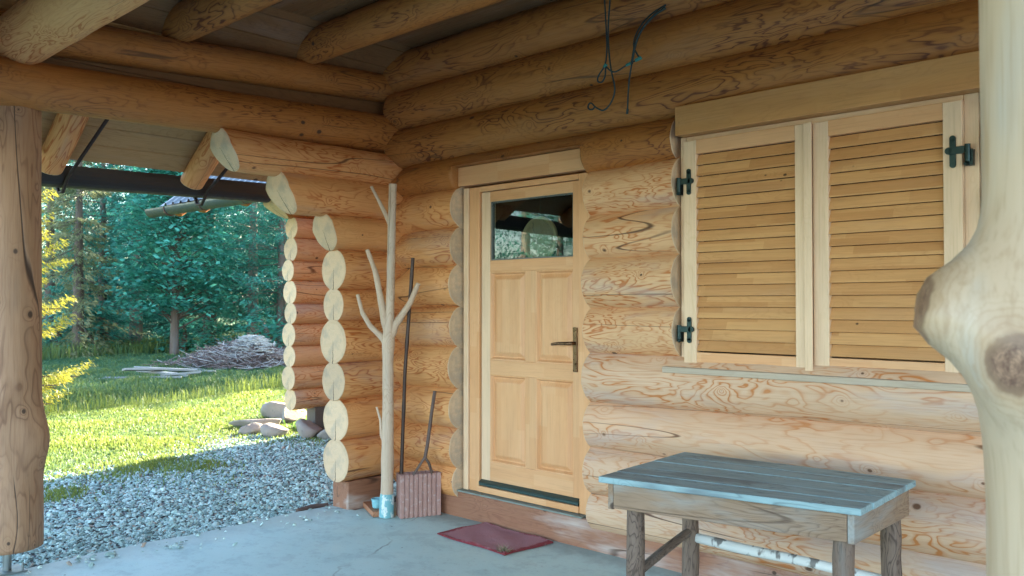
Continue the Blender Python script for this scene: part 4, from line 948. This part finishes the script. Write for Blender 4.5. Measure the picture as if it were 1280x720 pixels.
# little flowering plant by the stones
V = []; F = []; A_c = []
for k in range(130):
    a = rng.uniform(0, 2 * PI); el = rng.uniform(.2, 1.4); L1 = rng.uniform(.05, .17); c0 = np.array([-9.2 + rng.normal(0, .11), 6.02 + rng.normal(0, .10), -.08]); d = np.array([math.cos(a) * math.cos(el), math.sin(a) * math.cos(el), math.sin(el)]); s_ = np.cross(d, [0, 0, 1]); s_ = s_ / (np.linalg.norm(s_) + 1e-6) * .02
    m_ = c0 + d * L1 * .6 + [0, 0, .03]; b_ = len(V); V += [c0, m_ - s_, c0 + d * L1, m_ + s_]; F.append((b_, b_ + 1, b_ + 2, b_ + 3)); A_c += [rng.random()] * 4
pl_r = empty('flowering_plant', (-9.2, 6.02, -.1)); setp(pl_r, 'low green plant with a yellow flower growing beside the rocks', 'plant')
o = new_mesh('leaves', V, F, leaf_mat('plant_leaf', (.05, .16, .05), (.16, .32, .06)), p=pl_r); put_attr(o, A_c)
V = []; F = []
for (fx_, fy_, fz_) in ((-9.4, 5.92, .12), (-9.36, 6.0, .10)):
    for k in range(7):
        a = 2 * PI * k / 7; b_ = len(V); V += [(fx_, fy_, fz_), (fx_ + .035 * math.cos(a - .3), fy_ + .035 * math.sin(a - .3), fz_ + .012), (fx_ + .035 * math.cos(a + .3), fy_ + .035 * math.sin(a + .3), fz_ + .012)]; F.append((b_, b_ + 1, b_ + 2))
new_mesh('flower', V, F, plain('petal_yellow', (.75, .48, .03), .6), p=pl_r)
# brush pile
def brush():
    b = MB(); bc = np.array([-19.2, 10.6]); ax = np.array([.7254, .6884])
    for k in range(1500):
        u = rng.normal(0, .62); u = max(-2.0, min(2.0, u * 1.35)); v = rng.normal(0, .38); hmax = .62 * math.exp(-(u / 1.35) ** 2) * math.exp(-(v / .75) ** 2) + .05
        p = bc + ax * u + np.array([-.6884, .7254]) * v; zz = -.1 + hmax * rng.random() ** .6; a = rng.uniform(0, 2 * PI); L1 = rng.uniform(.18, .75); el = rng.normal(0, .33)
        d = np.array([math.cos(a) * math.cos(el), math.sin(a) * math.cos(el), math.sin(el)]); P0 = np.array([p[0], p[1], zz]); P = [P0 - d * L1 / 2, P0 + rng.normal(0, .03, 3), P0 + d * L1 / 2 + rng.normal(0, .05, 3)]
        P = [(q[0], q[1], max(-.08, q[2])) for q in P]; r = rng.uniform(.004, .012); b.tube(P, [r, r * .9, r * .4], 4, mi=int(rng.random() < .35), cap=False, smooth=False)
    br = empty('brush_pile', (-19.2, 10.6, -.1)); setp(br, 'large heap of cut grey brown branches in the shaded meadow', 'brush pile')
    b.build('twigs', [plain('twig_brown', (.20, .15, .14), .8, var=.4), plain('twig_grey', (.44, .43, .42), .8, var=.3)], br)
    V = []; F = []; n_u = 22   # pale heap of chips and sheeted straw on top, earth inside
    for j in range(9):
        for i in range(n_u):
            th = 2 * PI * i / n_u; rr = j / 8; u = rr * math.cos(th) * 1.35; v = rr * math.sin(th) * .6
            hh = .44 * (1 - rr ** 1.6) * (1 + .12 * math.sin(5 * th + j)) - .08
            p = bc + ax * u + np.array([-.6884, .7254]) * v; V.append((p[0], p[1], hh))
    for j in range(8):
        for i in range(n_u): F.append((j * n_u + i, (j + 1) * n_u + i, (j + 1) * n_u + (i + 1) % n_u, j * n_u + (i + 1) % n_u))
    new_mesh('heap_core', V, F, plain('heap_core_bark', (.10, .075, .065), .9, var=.5, scale=9, bump=.8), p=br)
    b = MB(); 
    for k in range(420):
        u = rng.normal(.25, .28); v = rng.normal(-.05, .2); a = rng.uniform(0, 2 * PI); L1 = rng.uniform(.1, .4); zz = -.1 + .80 * math.exp(-((u - .25) / .75) ** 2) * math.exp(-(v / .7) ** 2) + rng.uniform(-.08, .03); p = bc + ax * u + np.array([-.6884, .7254]) * v
        d = np.array([math.cos(a), math.sin(a), -.25 * abs(math.cos(a))]) * L1 / 2; b.tube([(p[0] - d[0], p[1] - d[1], zz - .03), (p[0] + d[0], p[1] + d[1], zz)], .008, 4, cap=False, smooth=False)
    b.build('pale_straw', plain('straw_pale', (.50, .50, .47), .8, var=.3), br, 0, 'pale dry straw on top of the heap')
brush()
# old grey boards on the grass
for k, (x, y, L1, a, tz, lab) in enumerate(((-17.7, 7.55, 1.5, .95, .0, 'longest pale grey board lying flat nearest in the meadow'), (-18.0, 8.1, 1.2, .55, .05, 'pale grey board crossing the others in the meadow'), (-18.4, 8.35, 1.3, 1.25, .10, 'grey weathered board at the back of the low board heap'),
        (-17.9, 7.0, .7, .35, .0, 'short dark weathered board at the left end of the board heap'), (-18.1, 7.75, .9, 1.6, .14, 'short pale board tilted on top of the board heap'), (-18.3, 8.9, 1.0, .75, .03, 'pale board at the right end of the low board heap'), (-17.6, 8.3, .8, 1.15, .04, 'narrow pale board lying in front at the right of the heap'))):
    b = MB(); b.box((0, 0, 0), (L1, .13 + .03 * (k % 3), .045)); o = b.build('old_board', wood('old_board_wood_%d' % k, (.33, .35, .34) if k != 3 else (.15, .18, .19), (.30, .32, .32), knots=.5, grey_amt=.5), None, .004)
    o.location = (x, y, -.055 + tz); o.rotation_euler = (rng.normal(0, .12), rng.normal(0, .06), a); setp(o, lab, 'board', 'grey boards left in the meadow')

# ================================================================== TREES
bark = wood('spruce_bark', (.14, .10, .08), (.07, .045, .035), figure=.6, fig_scale=3, knots=0, grey_amt=.5, grey=(.20, .19, .18), bumpy=.8)
bark_p = wood('pale_bark', (.30, .24, .20), (.16, .11, .09), figure=.6, fig_scale=3, knots=.3, grey_amt=.5, grey=(.30, .30, .28), bumpy=.8)
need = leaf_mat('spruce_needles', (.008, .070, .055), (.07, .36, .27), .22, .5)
need_y = leaf_mat('young_spruce_needles', (.18, .19, .02), (.44, .40, .05), .4, .5)
need_l = leaf_mat('larch_needles', (.09, .12, .06), (.28, .29, .14), .35, .5)
mapl = leaf_mat('maple_leaf', (.012, .11, .085), (.12, .48, .37), .3, .45)
def tri_cloud(C0, D, L1, W, seed):
    """needle sprays: kite-shaped faces from C0 along D"""
    r = np.random.default_rng(seed); N = len(C0); s = np.cross(D, r.normal(0, 1, (N, 3))); s /= (np.linalg.norm(s, axis=1, keepdims=True) + 1e-6)
    P = np.empty((N, 4, 3)); P[:, 0] = C0; P[:, 1] = C0 + D * (L1 * .45)[:, None] + s * W[:, None]; P[:, 2] = C0 + D * L1[:, None]; P[:, 3] = C0 + D * (L1 * .45)[:, None] - s * W[:, None]
    return P.reshape(-1, 3), (np.arange(N)[:, None] * 4 + np.arange(4)[None])
def spruce_mesh(H, R, z_low, seed, per=1.0, needle=.16, mat=None, droop=.35, wid=.2):
    r = np.random.default_rng(seed); C0 = []; D = []; Ls = []; tb_ = MB(); tb_.tube([(0, 0, z) for z in np.linspace(0, H * .97, 12)], list(np.linspace(.018 * H + .02, .012, 12)), 8, wob=.12, cap=False); g = []
    z = z_low
    while z < H - .15:
        t = (z - z_low) / (H - z_low); rad = R * (1 - t) ** .8 * r.uniform(.8, 1.1) + .1; nb = int(r.integers(4, 7))
        for k in range(nb):
            az = r.uniform(0, 2 * PI); L_ = rad * r.uniform(.65, 1.12); up = .35 * t - droop * (1 - t) + r.normal(0, .08); hd = np.array([math.cos(az), math.sin(az), 0]); zz = z + r.uniform(-.15, .15); sd = np.array([-math.sin(az), math.cos(az), 0])
            m = max(5, int(L_ * 26 * per)); u = r.random(m) ** .75; side = r.choice([-1, 1], m); sl_len = r.random(m) * (.34 * L_ * (1 - u * .75)) + .02
            tipup = .22 * u ** 2 * L_
            base = np.array([0, 0, zz]) + hd * (u * L_)[:, None] + np.array([0, 0, 1]) * (u * L_ * up + tipup)[:, None] + sd * (side * sl_len)[:, None] + np.array([0, 0, -1]) * (sl_len * .45)[:, None] + r.normal(0, .03, (m, 3))
            dr = hd * .6 + sd * (side * r.uniform(.2, 1.0, m))[:, None] + np.array([0, 0, -1]) * r.uniform(.1, .9, m)[:, None]; dr /= np.linalg.norm(dr, axis=1)[:, None]
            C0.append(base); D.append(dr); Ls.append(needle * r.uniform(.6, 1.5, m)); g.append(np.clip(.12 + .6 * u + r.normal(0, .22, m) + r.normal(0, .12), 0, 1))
            if r.random() < .5: tb_.tube([(0, 0, zz), tuple(np.array([0, 0, zz]) + hd * L_ * .85 + np.array([0, 0, L_ * .85 * up]))], [.02, .006], 4, cap=False)
        z += r.uniform(.2, .34) * (H / 9) ** .5
    C0, D, Ls, g = np.concatenate(C0), np.concatenate(D), np.concatenate(Ls), np.concatenate(g)
    V, F = tri_cloud(C0, D, Ls, Ls * wid, seed); return tb_, V, F, np.repeat(g, 4)
def make_tree(name, parts, loc, label, cat, group, crown_mat, trunk_mat, rz=0):
    tb_, V, F, g = parts; root = empty(name, loc, rz); setp(root, label, cat, group)
    t = new_mesh('trunk', np.array(tb_.V), tb_.F, trunk_mat, tb_.G, None, True); t.parent = root
    c = new_mesh('crown', V, F, crown_mat, smooth=False); put_attr(c, g); c.parent = root
    return root
def copy_tree(root, loc, rz, sc, label, group):
    r = root.copy(); col.objects.link(r); r.location = loc; r.rotation_euler = (0, 0, rz); r.scale = (sc, sc, sc); r['label'] = label; r['group'] = group
    for ch in root.children: c = ch.copy(); col.objects.link(c); c.parent = r
    return r
def maple_parts(H, R, z_low, seed, n_cl=520, leaf=.16):
    r = np.random.default_rng(seed); tb_ = MB(); tb_.tube([(0, 0, 0), (.05, 0, H * .3), (0, .1, H * .6), (.1, 0, H * .9)], [.14, .11, .07, .02], 8, cap=False); C0 = []; D = []; Ls = []; g = []
    for k in range(n_cl):
        az = r.uniform(0, 2 * PI); t = r.random(); z = z_low + (H - z_low) * t; rr = R * (math.sin(PI * min(1, .25 + t * .75)) ** .6) * r.random() ** .4
        cpos = np.array([math.cos(az) * rr, math.sin(az) * rr, z - .12 * rr]); m = int(r.integers(10, 22)); cs = r.uniform(.15, .34)
        p = cpos + r.normal(0, 1, (m, 3)) * [cs, cs, cs * .35]; d = np.stack([np.cos(az) + r.normal(0, .6, m), np.sin(az) + r.normal(0, .6, m), r.normal(-.25, .3, m)], -1); d /= np.linalg.norm(d, axis=1)[:, None]
        C0.append(p); D.append(d); Ls.append(leaf * r.uniform(.6, 1.25, m)); g.append(np.clip(r.normal(.5, .26) + r.normal(0, .18, m), 0, 1))
        if k % 9 == 0: tb_.tube([(0, 0, max(.3, z - .8)), tuple(cpos)], [.03, .008], 4, cap=False)
    C0, D, Ls, g = map(np.concatenate, (C0, D, Ls, g)); N = len(C0); s = np.cross(D, [0, 0, 1]); s /= np.linalg.norm(s, axis=1)[:, None] + 1e-6; s = s + r.normal(0, .25, (N, 3)); W = Ls * .55
    # five-cornered leaf
    P = np.empty((N, 5, 3)); P[:, 0] = C0; P[:, 1] = C0 + D * (Ls * .4)[:, None] + s * W[:, None]; P[:, 2] = C0 + D * (Ls * .75)[:, None] + s * (W * .35)[:, None]; P[:, 3] = C0 + D * Ls[:, None] - s * (W * .1)[:, None]; P[:, 4] = C0 + D * (Ls * .4)[:, None] - s * W[:, None]
    return tb_, P.reshape(-1, 3), np.arange(N)[:, None] * 5 + np.arange(5)[None], np.repeat(g, 5)
def at(px, d):     # bearing (in 1280-wide photo columns) and depth used only to list the positions of the trees
    t = (px - 640) / 1063; return (d * (-.6884 + .7254 * t), d * (.7254 + .6884 * t))
WOOD = 'trees at the edge of the wood'
sA = spruce_mesh(11.5, 2.7, 1.7, 11, 4.2, needle=.095, wid=.13); sB = spruce_mesh(13.5, 3.0, 2.2, 12, 3.8, needle=.10, droop=.5, wid=.13); sC = spruce_mesh(9.0, 2.3, .5, 13, 4.4, needle=.09, droop=.2, wid=.13)
def pos(px, d, z=-.15): x, y = at(px, d); return (x, y, z)
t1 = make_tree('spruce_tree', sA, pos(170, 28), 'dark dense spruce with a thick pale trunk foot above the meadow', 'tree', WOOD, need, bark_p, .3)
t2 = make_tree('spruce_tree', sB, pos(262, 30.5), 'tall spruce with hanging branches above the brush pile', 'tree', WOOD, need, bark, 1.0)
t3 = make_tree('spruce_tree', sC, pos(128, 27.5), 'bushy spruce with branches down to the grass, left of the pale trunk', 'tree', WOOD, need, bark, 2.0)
mp = make_tree('maple_tree', maple_parts(6.4, 1.55, 1.6, 21, 1050, .13), pos(218, 24.8), 'broad leaved tree with lighter teal leaf clusters in front of the spruces', 'tree', WOOD, mapl, bark, 0)
copy_tree(t1, pos(316, 27.5), 2.2, .95, 'spruce with light drooping sprays rising behind the brush pile right end', WOOD)
copy_tree(t3, pos(352, 26.5), 4.0, 1.0, 'low branching spruce beside the far log ends', WOOD)
copy_tree(t2, pos(95, 33), 3.0, .85, 'spruce seen deep in the wood left of the bushy spruce', WOOD)
copy_tree(t3, pos(222, 34), 1.0, 1.25, 'full spruce behind the broad leaved tree', WOOD)
copy_tree(t1, pos(140, 36), 5.0, .8, 'shorter spruce far back under the patch of bright sky', WOOD)
copy_tree(t2, pos(350, 33), 5.5, 1.0, 'tall spruce behind the low branching spruce at the log ends', WOOD)
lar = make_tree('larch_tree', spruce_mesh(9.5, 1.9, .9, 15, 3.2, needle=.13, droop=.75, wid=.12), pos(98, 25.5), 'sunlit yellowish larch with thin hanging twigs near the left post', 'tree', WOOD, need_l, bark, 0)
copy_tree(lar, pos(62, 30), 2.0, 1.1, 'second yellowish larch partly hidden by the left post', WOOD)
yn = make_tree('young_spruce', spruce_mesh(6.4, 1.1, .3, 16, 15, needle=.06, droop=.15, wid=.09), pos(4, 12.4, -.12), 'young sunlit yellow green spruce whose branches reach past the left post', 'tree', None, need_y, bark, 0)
# the wood behind; hidden rows behind the house are added to shade the meadow
Vs, Fs, Gs = [], [], []; base = 0
wood_spots = [pos(60, 40), pos(110, 42), pos(180, 41), pos(240, 40), pos(300, 39), pos(340, 38), pos(20, 38), pos(270, 35), pos(190, 33), pos(-40, 36)] + [pos(40 + 19 * k, 36 + 3 * (k % 2)) for k in range(17)] + [(-17.9 - 2.0 * k + rng.normal(0, .2), 17.5 + rng.normal(0, .4), -.15) for k in range(0, 8)] + [(-18.9 - 2.1 * k, 20.6 + rng.normal(0, .4), -.15) for k in range(8)] + [(-19.6 - 2.2 * k, 24 + rng.normal(0, .5), -.15) for k in range(7)]
for k, (x, y, z) in enumerate(wood_spots):
    tb_, V, F_, g = (sA, sB, sC)[k % 3] if not 9 < k < 27 else sC; a = rng.uniform(0, 6.28); s_ = rng.uniform(.85, 1.1); R_ = np.array([[math.cos(a), -math.sin(a), 0], [math.sin(a), math.cos(a), 0], [0, 0, 1]])
    Vs.append(V @ R_.T * s_ + [x, y, z]); Fs.append(F_ + base); Gs.append(g * .8); base += len(V)
o = new_mesh('woods', np.concatenate(Vs), np.concatenate(Fs), need, smooth=False); put_attr(o, np.concatenate(Gs)); setp(o, 'dark spruce wood closing the view behind the first trees, plus unseen rows added to shade the meadow', 'woods', kind='stuff')
# undergrowth at the wood edge
sb = maple_parts(1.1, .8, .1, 25, 60, .12)
shr = make_tree('undergrowth_shrub', sb, pos(228, 26.6), 'low green shrub under the broad leaved tree beside the brush pile', 'shrub', 'shrubs at the foot of the wood', mapl, bark)
for px, d, s_, lab in ((70, 26, 1.1, 'low shrub at the wood edge near the left post'), (112, 26.5, 1.3, 'low shrub under the bushy spruce'), (255, 28, 1.0, 'low shrub in the dark gap behind the brush pile'), (330, 25, 1.2, 'low shrub right of the brush pile by the log ends')):
    copy_tree(shr, pos(px, d), rng.uniform(0, 6), s_, lab, 'shrubs at the foot of the wood')
# trees across the yard, seen only mirrored in the door glass
for k, (x, y, s_) in enumerate(((-15, -9.5, .8), (-19.5, -13, 1.0), (-11.8, -17.5, .9))):
    copy_tree(t3 if k != 1 else t1, (x, y, -.12), k * 1.7, s_, 'spruce across the yard mirrored in the door glass', 'spruces mirrored in the door glass')
